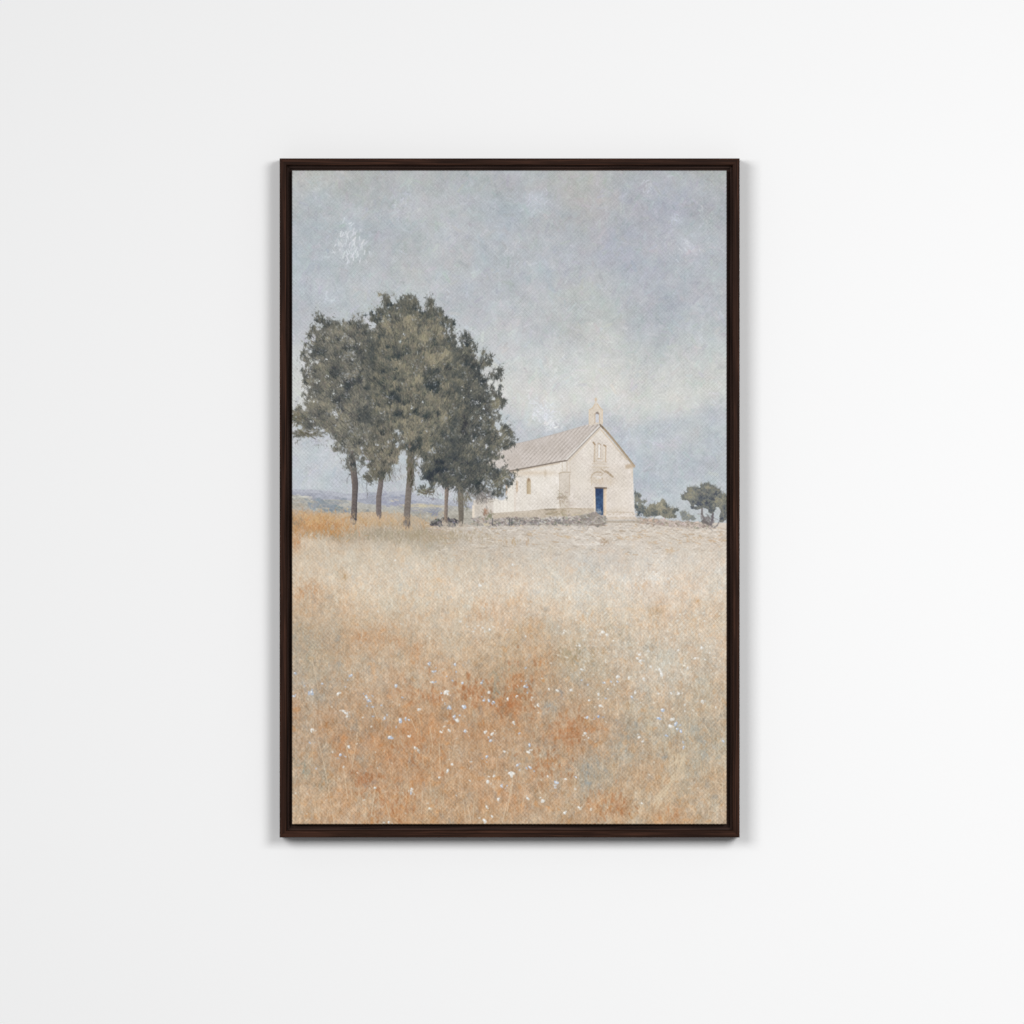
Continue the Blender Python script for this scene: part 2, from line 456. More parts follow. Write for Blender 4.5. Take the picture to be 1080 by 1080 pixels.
for a in [(430,785,48,OR2,.36,32),(520,755,40,OR2,.26,26),(602,778,22,OR2,.26,26),(490,842,52,OR2,.2,24),(640,850,24,OR2,.15,14),(380,800,30,OR2,.3,26),(735,775,26,GREY,.45,20),(640,800,24,GREY,.4,22),(333,690,24,GREY,.35,20),
          (318,811,9,GREEN,.7,11),(340,824,9,GREEN,.6,9),(378,802,8,GREY,.45,8),(371,762,8,GREY,.5,8),(524,731,7,GREEN,.65,8),(522,714,6,GREEN,.6,8),(500,758,9,GREY,.4,8),
          (313,678,11,(158,152,138),.7,14),(336,700,20,(172,156,130),.5,14),(398,757,10,GREY,.4,8),(623,813,10,(146,148,144),.7,11),(661,784,15,(156,154,144),.7,16),(579,747,8,(152,152,148),.7,8),
          (663,766,9,GREY,.4,8),(750,780,13,(164,152,132),.6,12),(610,689,18,(164,150,122),.7,12),(539,702,10,(166,150,124),.6,9),(617,829,9,GREY,.5,8),(338,735,9,GREY,.4,8),
          (650,668,16,(170,154,128),.5,10),(690,644,9,(176,150,118),.6,7),
          (438,728,9,OR,.55,7),(452,735,6,OR,.7,5),(462,738,5,OR,.6,4),(500,727,9,OR,.7,5),(455,771,16,OR2,.6,12),(433,793,17,OR2,.6,12),(397,764,6,BR,.6,5),(360,784,12,OR2,.7,10),
          (387,824,7,(168,96,52),.7,5),(415,849,16,OR2,.6,14),(537,740,9,OR,.7,10),(495,775,14,OR2,.5,9),(534,749,12,OR,.6,11),(572,709,10,OR2,.6,9),(601,771,14,OR,.6,13),(625,767,10,OR2,.6,9),
          (543,718,11,OR2,.6,10),(579,804,15,OR2,.55,11),(637,847,17,OR2,.5,12),(654,853,10,OR,.35,8),(705,858,12,OR,.5,9),(543,851,10,OR2,.5,10),
          (324,624,13,OR2,.55,12),(335,557,18,(184,138,92),.65,7),(313,573,9,OR2,.6,7),(384,671,8,OR2,.55,8),(418,678,8,OR2,.5,8),(438,687,8,OR2,.5,10),(362,609,4,(182,150,110),.6,5),
          (507,642,13,OR2,.4,10),(353,560,14,(184,140,92),.6,6),(648,618,5,(204,168,128),.6,4),(677,618,7,(206,172,136),.6,4),(735,633,4,(202,162,120),.7,3),(619,651,9,(202,166,128),.6,8),
          (721,653,11,(200,166,130),.5,6),(543,633,11,(202,168,132),.5,9),(561,662,11,(200,162,122),.5,9),(574,695,11,OR2,.5,9),
          (395,563,12,(166,158,142),.6,5),(440,564,22,(174,160,136),.6,6),(470,568,18,(172,160,138),.5,6),(520,570,16,(180,162,132),.6,5),(385,549,18,(190,154,108),.6,4),(412,553,14,(186,152,108),.6,4),
          (448,553,10,(180,150,112),.6,4),(315,552,7,(166,146,122),.7,6),(312,547,6,(172,148,120),.6,6),(690,610,12,(226,218,206),.75,6),(458,600,14,PALE,.5,10),(430,585,30,PALE,.45,8),
          (495,590,20,PALE,.45,10),(636,571,16,(196,186,172),.5,4),(600,578,22,(196,184,164),.4,5),(637,570,5,(176,154,130),.7,2.5),(708,581,5,(196,166,128),.6,3),(740,568,8,(200,176,144),.5,3),(535,571,8,(190,164,126),.6,4),
          (575,576,8,(180,166,142),.5,4),(552,566,24,(196,188,178),.5,4),(620,562,30,(212,204,192),.5,4),(700,564,40,(212,202,186),.4,4)]:
    f_blob(*a)

field = img.copy()
# loose blotchy dabs under the grass
for _ in range(4200):
    x = rng.uniform(CX0, CX1); y = rng.uniform(575, CY1)
    j = min(GH - 1, int((y - CY0) * G)); i = min(GW - 1, int((x - CX0) * G))
    t = min(1, (y - 560) / 200)
    q = rng.random()
    dc = np.array([9, 8, 6]) if q < .42 else (np.array([-11, -8, -5]) if q < .66 else (np.array([6, -9, -22]) if q < .86 else np.array([-18, -9, 1])))
    dab(x, y, rng.uniform(1.5, 6), rng.uniform(1.6, 4.4), rng.uniform(0, math.pi), img[j, i] + dc * rng.uniform(.4, 1.3) * (.45 + .75 * t), rng.uniform(.25, .6), 1.4)
# grass strokes: short and level far off, long and upright in front
n_str = 17000
for k in range(n_str):
    y = 556 + (CY1 - 554) * rng.uniform(0, 1) ** .85 if k > 1400 else rng.uniform(541, 580)
    x = rng.uniform(CX0, CX1)
    j = min(GH - 1, int((y - CY0) * G)); i = min(GW - 1, int((x - CX0) * G))
    if fm[j, i] < .6: continue
    t = max(0, min(1, (y - 560) / 240))
    base = img[j, i] if rng.random() < .6 else field[j, i]
    q = rng.random()
    if q < .38:   c = base + rng.uniform(6, 24) * np.array([1, .97, .9])
    elif q < .72: c = base - rng.uniform(6, 22) * np.array([.8, .95, 1.05])
    elif q < .9:  c = base + np.array([3, -8, -17]) * rng.uniform(.3, 1)
    else:         c = base + np.array([-15, -9, -2]) * rng.uniform(.4, 1)
    flat = x > 500 and y < 582
    ang = (rng.normal(.08, .25) if flat else math.pi / 2 + rng.normal(0, .32 if k % 3 else .8))
    dab(x, y, rng.uniform(1.2, 3.6) + 5.5 * t * rng.random() ** 2, rng.uniform(.7, 1.9), ang, c, rng.uniform(.25, .65), .6, None, .4)
gm = (lab == FIELD) * np.clip((Y - 556) / 60, .35, 1)
img += (noise(1.3, 1.9, 95, 2, .9) * 4.6 * gm)[..., None] * np.array([.9, 1, 1.05]) + (noise(1.7, 2.4, 96, 2, .9) * 3.0 * gm)[..., None] * np.array([.5, -.4, -1.1]) + (gm * 2.0)[..., None]
sl = (lab == FIELD) * np.clip((X - 440) / 60, 0, 1) * np.clip((592 - Y) / 22, 0, 1)
lay(np.clip(sl * .55, 0, 1), np.array((207,197,185), np.float32) + noise(9, 2.5, 97, 3, .7)[..., None] * 6)
for _ in range(900):
    x = rng.uniform(450, 766); y = 552 + abs(rng.normal(0, 15)) + max(0, x - 640) * .03
    q = rng.random()
    cc = (226, 219, 209) if q < .45 else ((176, 164, 150) if q < .8 else (192, 164, 132))
    dab(x, y, rng.uniform(1, 6), rng.uniform(.6, 1.4), rng.normal(.1, .22), np.array(cc) + rng.normal(0, 6), rng.uniform(.25, .65), .7)
flick(620, 574, 16, .6, 20, (232, 226, 218), 6, 1.0, .1, .1, .7)
flick(637, 571, 3.5, 1.6, 26, (172, 150, 126), 2, 1.0, 1.2, .6, .6)
for x, y in [(660,568),(672,566),(690,572),(708,581),(724,570),(738,567),(752,571),(760,570),(600,566),(560,563)]:
    flick(x, y, 4, 1.0, 12, (196, 170, 138), 2.4, 1.0, .2, .4, .55)
flick(480, 566, 24, 3, 130, (176, 160, 134), 4, 1.0, 1.57, .4, .45)
flick(545, 571, 8, 2, 30, (182, 152, 116), 3, 1.0, 1.57, .4, .45)
# dark orange flecks
for _ in range(640):
    cx_, cy_, r_ = [(455,735,26),(433,793,30),(540,742,26),(600,770,20),(545,720,24),(385,822,16),(580,804,24),(640,848,22),(500,728,18),(420,850,26)][rng.integers(10)]
    dab(cx_ + rng.normal(0, r_ * .6), cy_ + rng.normal(0, r_ * .5), rng.uniform(1, 5), rng.uniform(.9, 3), math.pi / 2 + rng.normal(0, .4),
        np.array([170, 114, 74]) + rng.normal(0, 10), rng.uniform(.12, .5), 1.0)

# pale stems
def z7(pts): return [(300 + a / 4.5, 660 + b / 4.5) for a, b in pts]
def z8(pts): return [(530 + a / 4.5, 660 + b / 4.5) for a, b in pts]
STEM = (216, 196, 168)
for p in [z7([(160,545),(195,690),(235,930)]), z7([(280,670),(290,750),(300,820)]), z7([(345,520),(318,690)]), z7([(290,560),(310,640)]), z7([(850,830),(860,930)]), z7([(870,850),(885,930)]),
          z7([(900,830),(895,920)]), z7([(600,440),(625,500)]), z7([(480,840),(500,910)]), z7([(690,480),(705,580)]), z7([(430,780),(412,900)]), z7([(445,790),(450,880)]), z7([(690,740),(697,800)]),
          z7([(655,790),(650,890)]), z7([(755,800),(750,900)]), z7([(735,560),(740,700)]), z7([(530,350),(560,310)]), z7([(160,300),(130,150)]), z7([(410,360),(440,440)]), z7([(1055,840),(1035,930)]),
          z8([(850,450),(868,540)]), z8([(892,430),(880,530)]), z8([(1030,390),(1050,440)]), z8([(160,740),(182,800)]), z8([(110,770),(95,850)]), z8([(40,760),(20,900)]), z8([(960,470),(985,520)]), z8([(820,690),(740,860)]),
          z8([(835,640),(820,780)]), z8([(1000,740),(1060,752)]), z8([(345,720),(340,790)]), z8([(50,700),(40,800)]), z8([(1015,30),(1028,75)]), z8([(705,480),(712,600)]), z8([(540,330),(550,420)])]:
    line(p, .9, np.array(STEM) + rng.normal(0, 6), .62, .7)
for k in range(60):                                # soft pale streaks at lower right
    t = rng.random()
    dab(718 - 22 * t + rng.normal(0, 4), 800 + 50 * t + rng.normal(0, 5), rng.uniform(6, 14), rng.uniform(1, 2.2), 2.0 + rng.normal(0, .2), (212, 194, 166), rng.uniform(.2, .5), .8)
for k in range(420):                               # upright blades, pale and dark, in the near grass
    y = rng.uniform(690, 868); L_ = rng.uniform(5, 17) * (.5 + (y - 690) / 260)
    dark = rng.random() < .35
    dab(rng.uniform(CX0, CX1), y, L_, rng.uniform(.6, 1.1), math.pi / 2 + rng.normal(0, .16), np.array((158, 134, 104) if dark else (218, 198, 168)) + rng.normal(0, 8), rng.uniform(.15, .5), .7, None, .5)
for k in range(90):
    dab(rng.uniform(CX0, CX1), rng.uniform(760, 866), rng.uniform(8, 22), rng.uniform(.6, 1.0), math.pi / 2 + rng.normal(0, .12), np.array([214, 192, 160]) + rng.normal(0, 8), rng.uniform(.2, .5), .7)

flick(400, 563, 40, 4, 420, (164, 152, 130), 4, 1.0, 1.57, .45, .5)
flick(450, 566, 22, 5, 240, (170, 156, 132), 4, 1.0, 1.57, .45, .45)
flick(333, 553, 17, 6, 420, (188, 148, 106), 4.5, 1.2, 1.57, .5, .6)
flick(338, 550, 15, 4, 160, (208, 170, 124), 4, .9, 1.57, .5, .55)
flick(313, 550, 4, 3, 40, (150, 134, 114), 3, 1.1, 1.57, .5, .5)
# little flowers
WHITE, BLUE = (232, 230, 224), (194, 206, 224)
def flower(x, y, r, col, a=.95):
    ang = rng.uniform(0, 3.1)
    r *= rng.uniform(.85, 1.2)
    if r > 1.7 and a > .9:
        for _ in range(rng.integers(0, 3)):
            flower(x + rng.normal(0, 3.2), y + rng.normal(0, 3.0), rng.uniform(.8, 1.5), col, .8)
    dab(x, y, r * rng.uniform(.2, 1.1), r * 1.0, ang, np.array(col) + rng.normal(0, 8) - 8, a * .94, 1.15)
    if r > 1.6:
        dab(x + rng.normal(0, r * .5), y + rng.normal(0, r * .4), r * .7, r * .7, rng.uniform(0, 3), np.array(col) - rng.uniform(4, 22), a * .9, .7)
        dab(x - .2 * r, y - .25 * r, r * .3, r * .5, ang, (246, 245, 242), a, .6)
for zx, zy, r, c in [(130,318,3,BLUE),(45,335,1.8,BLUE),(255,323,2,WHITE),(390,340,2,BLUE),(400,355,1.8,BLUE),(530,285,2,BLUE),(685,182,2.2,BLUE),(705,218,1.8,BLUE),(703,268,1.9,BLUE),(810,183,2,BLUE),
        (815,218,1.2,BLUE),(845,272,1.8,BLUE),(935,272,1.9,BLUE),(765,315,2.4,WHITE),(775,325,2,WHITE),(745,320,1.5,BLUE),(640,397,2.3,WHITE),(475,440,1.9,BLUE),(550,450,2.8,BLUE),(575,440,1.6,BLUE),
        (592,447,1.7,BLUE),(500,530,2.6,BLUE),(590,525,2,WHITE),(785,388,2.2,BLUE),(850,385,2.4,BLUE),(820,450,3,WHITE),(805,432,2,BLUE),(832,425,1.6,BLUE),(858,500,2,BLUE),(945,355,1.7,BLUE),
        (970,355,1.6,BLUE),(993,362,1.9,BLUE),(970,315,2,WHITE),(985,515,2.4,WHITE),(950,505,1.7,WHITE),(980,545,2,BLUE),(305,575,2.5,WHITE),(265,612,2.4,BLUE),(228,600,1.3,WHITE),(130,493,2.1,WHITE),
        (290,415,2.4,WHITE),(280,405,1.8,WHITE),(298,430,1.6,WHITE),(372,435,1.5,WHITE),(420,385,1.3,BLUE),(392,380,1.4,BLUE),(795,658,1.6,WHITE),(775,688,2.2,WHITE),(735,720,1.6,WHITE),(885,645,1.4,WHITE),
        (960,622,2.2,BLUE),(1045,597,1.7,WHITE),(965,740,2.5,WHITE),(1015,825,2.1,WHITE),(605,775,1.9,WHITE),(600,795,1.6,BLUE),(430,770,2.2,(210,210,200)),(495,932,2,WHITE),(950,925,2.6,WHITE),(960,860,2.2,(222,216,204)),
        (1030,762,1.8,BLUE),(995,715,2.2,(220,214,204)),(150,678,1.5,BLUE),(690,868,2.2,(224,210,186)),(620,580,2.6,(214,208,196)),(635,592,2,(214,208,196)),(1070,700,2,WHITE),(50,225,1.6,BLUE),(318,235,1.8,BLUE),
        (770,240,1.3,BLUE),(798,260,1.3,BLUE),(280,670,1.4,WHITE),(460,378,1.2,BLUE),(420,430,1.4,BLUE),(180,275,1.4,BLUE),(95,285,1.4,BLUE),(290,290,1.3,BLUE),(120,555,1.3,BLUE),(560,340,1.2,BLUE),
        (780,495,1.9,WHITE),(745,505,1.5,WHITE),(1060,348,1.5,WHITE),(815,805,1.3,WHITE),(985,905,1.5,WHITE),(880,735,1.2,WHITE)]:
    flower(300 + zx / 4.5, 660 + zy / 4.5, r, c)
for zx, zy, r, c in [(365,95,1.5,WHITE),(475,30,2,WHITE),(495,42,1.9,WHITE),(640,155,2,WHITE),(650,138,1.8,WHITE),(655,167,2,WHITE),(755,230,2.8,WHITE),(745,207,2,WHITE),(945,105,2.2,WHITE),(915,155,1.8,WHITE),
        (835,115,1.8,WHITE),(800,320,1.7,WHITE),(837,323,2.7,WHITE),(670,252,1.8,WHITE),(705,195,1.8,WHITE),(490,172,1.6,WHITE),(375,208,1.9,WHITE),(547,243,2.2,WHITE),(485,270,1.8,BLUE),(600,248,2,WHITE),
        (515,265,1.4,BLUE),(530,280,1.5,WHITE),(630,318,2.1,WHITE),(613,338,1.9,BLUE),(455,325,1.8,WHITE),(410,355,1.8,WHITE),(466,380,2.5,WHITE),(455,430,1.7,(160,180,216)),(402,435,1.9,BLUE),(392,510,1.9,WHITE),
        (408,532,1.5,WHITE),(760,400,2.5,BLUE),(740,438,2.2,(170,192,228)),(805,445,2.2,WHITE),(797,477,3,WHITE),(822,466,2.3,BLUE),(847,502,2,(180,198,228)),(828,490,1.6,BLUE),(865,405,1.6,WHITE),(948,358,1.9,WHITE),
        (648,530,2.1,WHITE),(665,550,1.5,WHITE),(105,288,2,BLUE),(118,318,1.6,BLUE),(70,333,1.4,WHITE),(140,340,1.5,WHITE),(168,378,1.9,WHITE),(220,300,1.9,WHITE),(260,308,1.9,WHITE),(187,250,1.3,WHITE),
        (325,305,1.5,WHITE),(52,458,2.3,WHITE),(128,567,2.3,BLUE),(122,600,2.5,WHITE),(130,672,1.9,BLUE),(70,662,1.6,BLUE),(45,704,3,WHITE),(35,700,2,WHITE),(257,745,2.2,BLUE),(250,768,1.7,BLUE),(120,820,2,WHITE),
        (192,830,2.2,WHITE),(295,890,2.2,WHITE),(350,720,1.7,BLUE),(345,775,1.6,WHITE),(10,597,1.6,WHITE),(405,280,1.6,BLUE),(375,258,1.4,BLUE),(110,50,1.6,WHITE),(65,32,1.3,WHITE),(500,300,1.3,WHITE),(545,265,1.4,BLUE),
        (860,575,1.6,BLUE),(1048,548,1.5,BLUE),(780,522,1.5,BLUE),(490,345,1.5,BLUE),(740,322,1.4,WHITE),(655,365,1.3,WHITE),(80,510,1.6,BLUE),(150,690,1.5,BLUE),(215,715,1.8,(220,210,196)),(880,200,1.5,WHITE),(800,55,1.4,WHITE),
        (365,865,3,(222,212,196)),(300,728,1.4,WHITE),(110,200,1.3,BLUE),(90,262,1.2,BLUE),(865,375,1.4,WHITE),(775,520,1.2,BLUE),(960,160,1.3,WHITE),(935,40,1.2,WHITE),(690,120,1.4,WHITE)]:
    flower(530 + zx / 4.5, 660 + zy / 4.5, r, c)
for x, y, r in [(506.2,617.7,2.2),(416.7,591,1.5),(398,595,1.4),(501,663,1.5),(509,662,1.5),(516.6,664,1.6),(504.5,660,1.2),(511,666,1.2),(485.5,655.5,1.4),(535,664,1.3),(424,600,1.2),(541,595.5,1.6),(614.5,626.6,1.4),(493,661,1.2),(499,666,1.2),(520,661,1),(533,659,1)]:
    flower(x, y, r, WHITE, .9)
for _ in range(640):                               # scattered pale seed heads
    if rng.random() < .72: x, y = rng.uniform(585, 764), 646 + abs(rng.normal(0, 44))
    else: x, y = rng.uniform(310, 764), rng.uniform(640, 860)
    flower(x, y, rng.uniform(.7, 1.5), (228, 221, 207), rng.uniform(.4, .9))
for _ in range(120):
    flower(rng.uniform(312, 345), rng.normal(690, 24), rng.uniform(.5, 1.1), (214, 200, 172), rng.uniform(.3, .7))
for _ in range(150):
    dab(rng.uniform(310, 764), rng.normal(600, 16), rng.uniform(1, 4), rng.uniform(.8, 1.8), math.pi / 2 + rng.normal(0, .5), (226, 216, 200), rng.uniform(.2, .6), .7)
for _ in range(60):
    flower(rng.normal(688, 9), rng.normal(609, 4), rng.uniform(.8, 1.8), (232, 226, 216), rng.uniform(.4, .8))

# ---- bushes and tree at the right, behind the wall
def foliage(pts, label, base, light, dark, n, lmin, lmax, wmin, wmax, gaps=(), lights=(), darks=(), edge=2.2, seed=1, holes=.0, grain=7, tuft=5.5):
    sd = signed_in(pts)
    fray = noise(1.5, 2.1, seed * 7 + 2, 2, .8); rag = noise(6, 6, seed * 7 + 1, 3, .7)
    cov = (sd - edge * .35) / (edge * 2.3) + rag * .5 + fray * .62
    g = np.zeros_like(sd)
    for (x, y, rx, ry) in gaps:
        g = np.maximum(g, blob(x, y, rx * 1.25 + .4, ry * 1.25 + .4) * .95)
    if holes > 0:                                  # loose parts where the sky glints through
        h = noise(8, 8, seed * 7 + 4, 3, .75)
        g = np.maximum(g, np.clip((h - (1.9 - holes)) / .8, 0, 1) * .8)
    cov = np.minimum(cov, 2.4) - g * (2.5 + fray * 1.8 + rag * .5)
    m = np.clip(cov / 1.5 + .45, 0, 1)
    tone = noise(12, 10, seed * 7 + 5, 3, .65) * .34 + noise(4, 5, seed * 7 + 8, 2, .7) * .28
    for (x, y, r) in lights: tone = tone + blob(x, y, r) * .8
    for (x, y, r) in darks: tone = tone - blob(x, y, r) * 1.15
    fine = noise(1.4, 2.2, seed * 7 + 6, 2, .8)
    tt = tone + fine * .5
    b, l, d = (np.array(c, np.float32) for c in (base, light, dark))
    c = b + np.clip(tt, 0, 1.5)[..., None] * (l - b) * .8 + np.clip(-tt, 0, 1.6)[..., None] * (d - b) * .62
    lay(m * .96, c, label)
    ys_, xs_ = np.nonzero(m > .55)
    if len(xs_) == 0: return m
    cxm = np.mean([p[0] for p in pts]); cym = np.mean([p[1] for p in pts])
    # tufts of needles: dark at the root, light at the tips, the lower ones over the upper ones
    pick = rng.integers(0, len(xs_), max(8, n // 9))
    for k in pick[np.argsort(ys_[pick] + rng.normal(0, 14, len(pick)))]:
        j, i = ys_[k], xs_[k]
        x, y = float(gx[i]), float(gy[j])
        e = sd[j, i]
        r = tuft * rng.uniform(.6, 1.25) * (.7 if e < 3 else 1)
        tk = tone[j, i] + rng.normal(.05, .42)
        lean = -math.pi / 2 + np.clip((x - cxm) * .014, -.9, .9) + rng.normal(0, .25)
        for q in range(int(7 + r * 1.6)):
            ang = lean + rng.normal(0, .62)
            l_ = r * rng.uniform(.45, 1.0)
            ox, oy = x + rng.normal(0, r * .33), y + rng.normal(0, r * .22)
            for f, dt in ((.25, -.35), (.72, .25)):
                t = tk + dt + rng.normal(0, .3)
                cc = b + (l - b) * min(1.35, max(0, t)) * .95 + (d - b) * min(1.4, max(0, -t)) * .8 + rng.normal(0, grain * .4) + rng.normal(0, 2, 3)
                px_, py_ = ox + math.cos(ang) * l_ * f, oy + math.sin(ang) * l_ * f
                jj = min(GH - 1, max(0, int((py_ - CY0) * G))); ii = min(GW - 1, max(0, int((px_ - CX0) * G)))
                if m[jj, ii] < .25 and (e > 4.5 or g[jj, ii] > .3 or rng.random() < .3): continue
                dab(px_, py_, l_ * .5, rng.uniform(wmin, wmax) * .8, ang, cc, rng.uniform(.35, .8), .6, label, .3)
    # sprigs of needles reaching past the outline
    ey, ex = np.nonzero((sd > -.8) & (sd < 1.6) & (m > .25))
    if len(ex):
        for k in rng.integers(0, len(ex), int(n * .4)):
            x, y = float(gx[ex[k]]), float(gy[ey[k]])
            ang = math.atan2(y - cym - 34, (x - cxm) * .9) + rng.normal(0, .4)
            t = rng.normal(-.25, .5)
            cc = b + (l - b) * max(0, t) + (d - b) * min(1.2, max(0, -t)) * .7 + rng.normal(0, 4)
            s_ = rng.uniform(.7, 1.9)
            dab(x + math.cos(ang) * s_, y + math.sin(ang) * s_, s_ * 1.9, rng.uniform(.5, 1.0), ang, cc, rng.uniform(.3, .75), .6, label, .6)
    return m

def zz(pts, x0, y0, k): return [(x0 + a / k, y0 + b / k) for a, b in pts]
Lb, Mb, Db = (150, 148, 134), (120, 121, 114), (72, 80, 92)
foliage(zz([(320,385),(370,395),(425,420),(430,520),(470,500),(530,510),(510,540),(430,560),(480,600),(520,690),(480,745),(360,745),(360,680),(325,600)],645,490,13.5), BUSH1, (112,114,110), (148,146,132), (62,74,84), 90, 2, 4, 1, 2,
        gaps=[(673,531,1.4,1.4),(677,543,2,1.4),(676,526,1.5,1)], darks=[(677,538,4),(671,534,2)], edge=.35, seed=21, tuft=2.6)
foliage(zz([(470,690),(520,600),(560,560),(620,570),(660,530),(735,480),(780,540),(840,620),(930,620),(950,660),(900,700),(930,760),(870,770),(760,760),(700,730),(600,740),(480,750)],645,490,13.5), BUSH2, (126,124,112), (158,152,132), (82,88,90), 160, 2, 4, 1, 2,
        darks=[(702,533,2.5),(688,541,4),(713,540,3)], lights=[(697,530,4),(690,534,4)], edge=.35, seed=22, holes=.3, tuft=2.8)
foliage(zz([(280,800),(330,740),(380,770),(420,840),(470,830),(530,870),(520,910),(300,905)],700,490,15.43), BUSH3, (138,140,134), (168,164,148), (104,112,120), 50, 2, 3, 1, 2, edge=.35, seed=23, tuft=2.4)
OLT = (118, 112, 112)
flick(746, 550, 4, 3.4, 70, (122, 117, 116), 3, 1.3, 1.1, .6, .7, OLIVE_TRUNK)
line(zz([(780,1015),(740,980),(660,900),(620,800),(625,720)],700,490,15.43), 2.0, OLT, .9, .8, OLIVE_TRUNK)
line(zz([(750,1010),(700,960),(640,930)],700,490,15.43), 4.0, (112, 106, 104), .85, .9, OLIVE_TRUNK)
line(zz([(760,1000),(790,900),(800,800),(770,720)],700,490,15.43), 2.2, (108, 102, 106), .9, .8, OLIVE_TRUNK)
line(zz([(815,1030),(870,990),(920,900),(940,800)],700,490,15.43), 1.3, (118, 114, 116), .7, .8, OLIVE_TRUNK)
foliage(zz([(280,500),(380,440),(390,390),(430,365),(480,370),(540,370),(590,380),(610,330),(720,310),(800,330),(850,370),(910,400),(940,470),(1000,480),(1030,500),(1030,650),(1020,880),(960,940),(920,940),(900,850),(930,760),(900,700),(850,690),(830,760),(780,810),(730,780),(720,720),(640,700),(600,720),(520,740),(450,700),(440,640),(400,590),(300,570)],700,490,15.43),
        OLIVE, Mb, (146,142,124), (72,78,88), 800, 1.5, 3.5, .9, 1.8, gaps=[(734,534,1.6,1.2),(757,540,1.2,3)], lights=[(731,519,5),(745,514,5),(724,525,3),(757,526,4),(752,521,3)],
        darks=[(753,522,4),(738,532,3.5),(747,532,3.5),(740,525,3),(751,538,3.5),(764,537,4.5),(763,546,4)], edge=.15, seed=24, grain=9, tuft=2.8)

# ---- dry stone wall on the right of the chapel
def stones(pts, base, n, seed, dev=16, label=SWALL):
    m = poly_mask(pts, .9, noise(4, 4, seed, 2) * .6, noise(4, 4, seed + 1, 2) * .6)
    c = np.array(base, np.float32) + noise(3, 2, seed + 2, 3, .7)[..., None] * dev * .55
    lay(m, c, label)
    ys_, xs_ = np.nonzero(m > .6)
    for k in rng.integers(0, len(xs_), n):
        x, y = gx[xs_[k]], gy[ys_[k]]
        q = rng.random()
        cc = np.array(base) + (rng.uniform(10, 34) if q < .45 else -rng.uniform(12, 46)) + rng.normal(0, 4, 3)
        dab(x, y, rng.uniform(.8, 3), rng.uniform(.7, 1.7), rng.normal(0, .7), cc, rng.uniform(.5, .9), .6)
stones([(669,546),(690,546.5),(705,548),(720,549.5),(735,551),(748,554),(752,557),(738,557.5),(712,556),(690,554),(672,552)], (184,172,162), 150, 200, 15)
flick(684, 550, 4, 1.5, 16, (196, 164, 140), 2, 1.4, 0, .6, .5)
lay(poly_mask([(690,546.5),(692,544.6),(697,543.8),(700,546.5)], .6), (212, 214, 214))

# ---- the chapel
def weather(base, seed, amp=5.0):
    c = np.array(base, np.float32) + noise(9, 12, seed, 4, .65)[..., None] * np.array([1, 1.05, 1.2]) * amp * .7
    return c + noise(1.8, 2.2, seed + 1, 2, .7)[..., None] * amp * .55
def P(pts, k, x0, y0): return [(x0 + a / k, y0 + b / k) for a, b in pts]

# low annex and rear walls, half behind the pines
lay(poly_mask([(499,528),(508,524),(521,526),(521,546),(499,547)], .8), weather((204,196,186), 210, 6), CH_ANNEX)
lay(poly_mask([(498,533),(500.5,533),(500.5,546),(498,546)], .5), (226, 214, 198), CH_ANNEX)
lay(poly_mask([(520.5,526.5),(523,525.5),(527,527.5),(531,527.5),(534,525),(536,515),(540,507),(542.5,505.5),(545,505),(545,541),(520.5,542)], .6), weather((229,223,213), 213, 3), CH_ANNEX)
for x in (524, 527.5, 531, 535):
    dab(x, 534, 12, 1.0, math.pi / 2, (214, 206, 196), .45, .8)
lay(poly_mask([(533.5,511),(535.5,510),(535,519),(533.5,523)], .8), (206, 180, 152))
lay(poly_mask([(505,484),(512,482),(541,470),(560,480),(560,500),(541,500),(525,494),(519,493)], .6), weather((206,198,192), 216, 4), CH_ROOF)

# side wall
lay(poly_mask([(542,496),(598,485),(600,540),(542,541.5)], .5), weather((225,218,209), 220, 6), CH_WALL)
lay(np.clip(blob(562, 499, 26, 3) * .7, 0, 1) * (lab == CH_WALL), (206,188,166))
for x, y, rx, ry, c, a in [(575,499.5,1.2,3.2,(190,174,152),.8),(545,514,1.0,7,(204,184,162),.8),(543,530,1.3,12,(214,200,186),.6),(578,530,10,7,(210,202,192),.55),(566,508,12,10,(229,223,213),.5),
                           (552,520,4,16,(228,221,211),.5)]:
    lay(np.clip(blob(x, y, rx, ry) * a, 0, 1) * (lab == CH_WALL), c)
# front wall
lay(poly_mask([(597.5,486),(633,449.5),(667.5,492),(668.2,520),(669.3,540),(671,547.5),(640,548),(597.5,543)], .5), weather((220,211,202), 223, 7), CH_WALL)
front = (lab == CH_WALL) & (X > 598)
for x, y, rx, ry, c, a in [(612,498,12,16,(226,219,209),.6),(655,520,10,20,(226,217,206),.7),(633,458,7,5,(228,222,213),.8),(622,475,7,8,(226,219,208),.6),(648,480,9,10,(226,219,209),.7),
                           (633,495,9,5,(204,190,172),.5),(630,507,9,5,(204,188,168),.6),(644,508,6,5,(208,193,175),.5),(616,515,10,16,(224,216,205),.5),(618,530,9,6,(212,205,197),.6),
                           (652,538,14,4,(206,194,178),.5),(604,500,5,10,(208,198,184),.4),(667,500,1.6,6,(204,188,166),.5),(660,511,8,6,(212,203,191),.4),(650,500,7,6,(210,201,188),.4)]:
    lay(np.clip(blob(x, y, rx, ry) * a, 0, 1) * front, c)
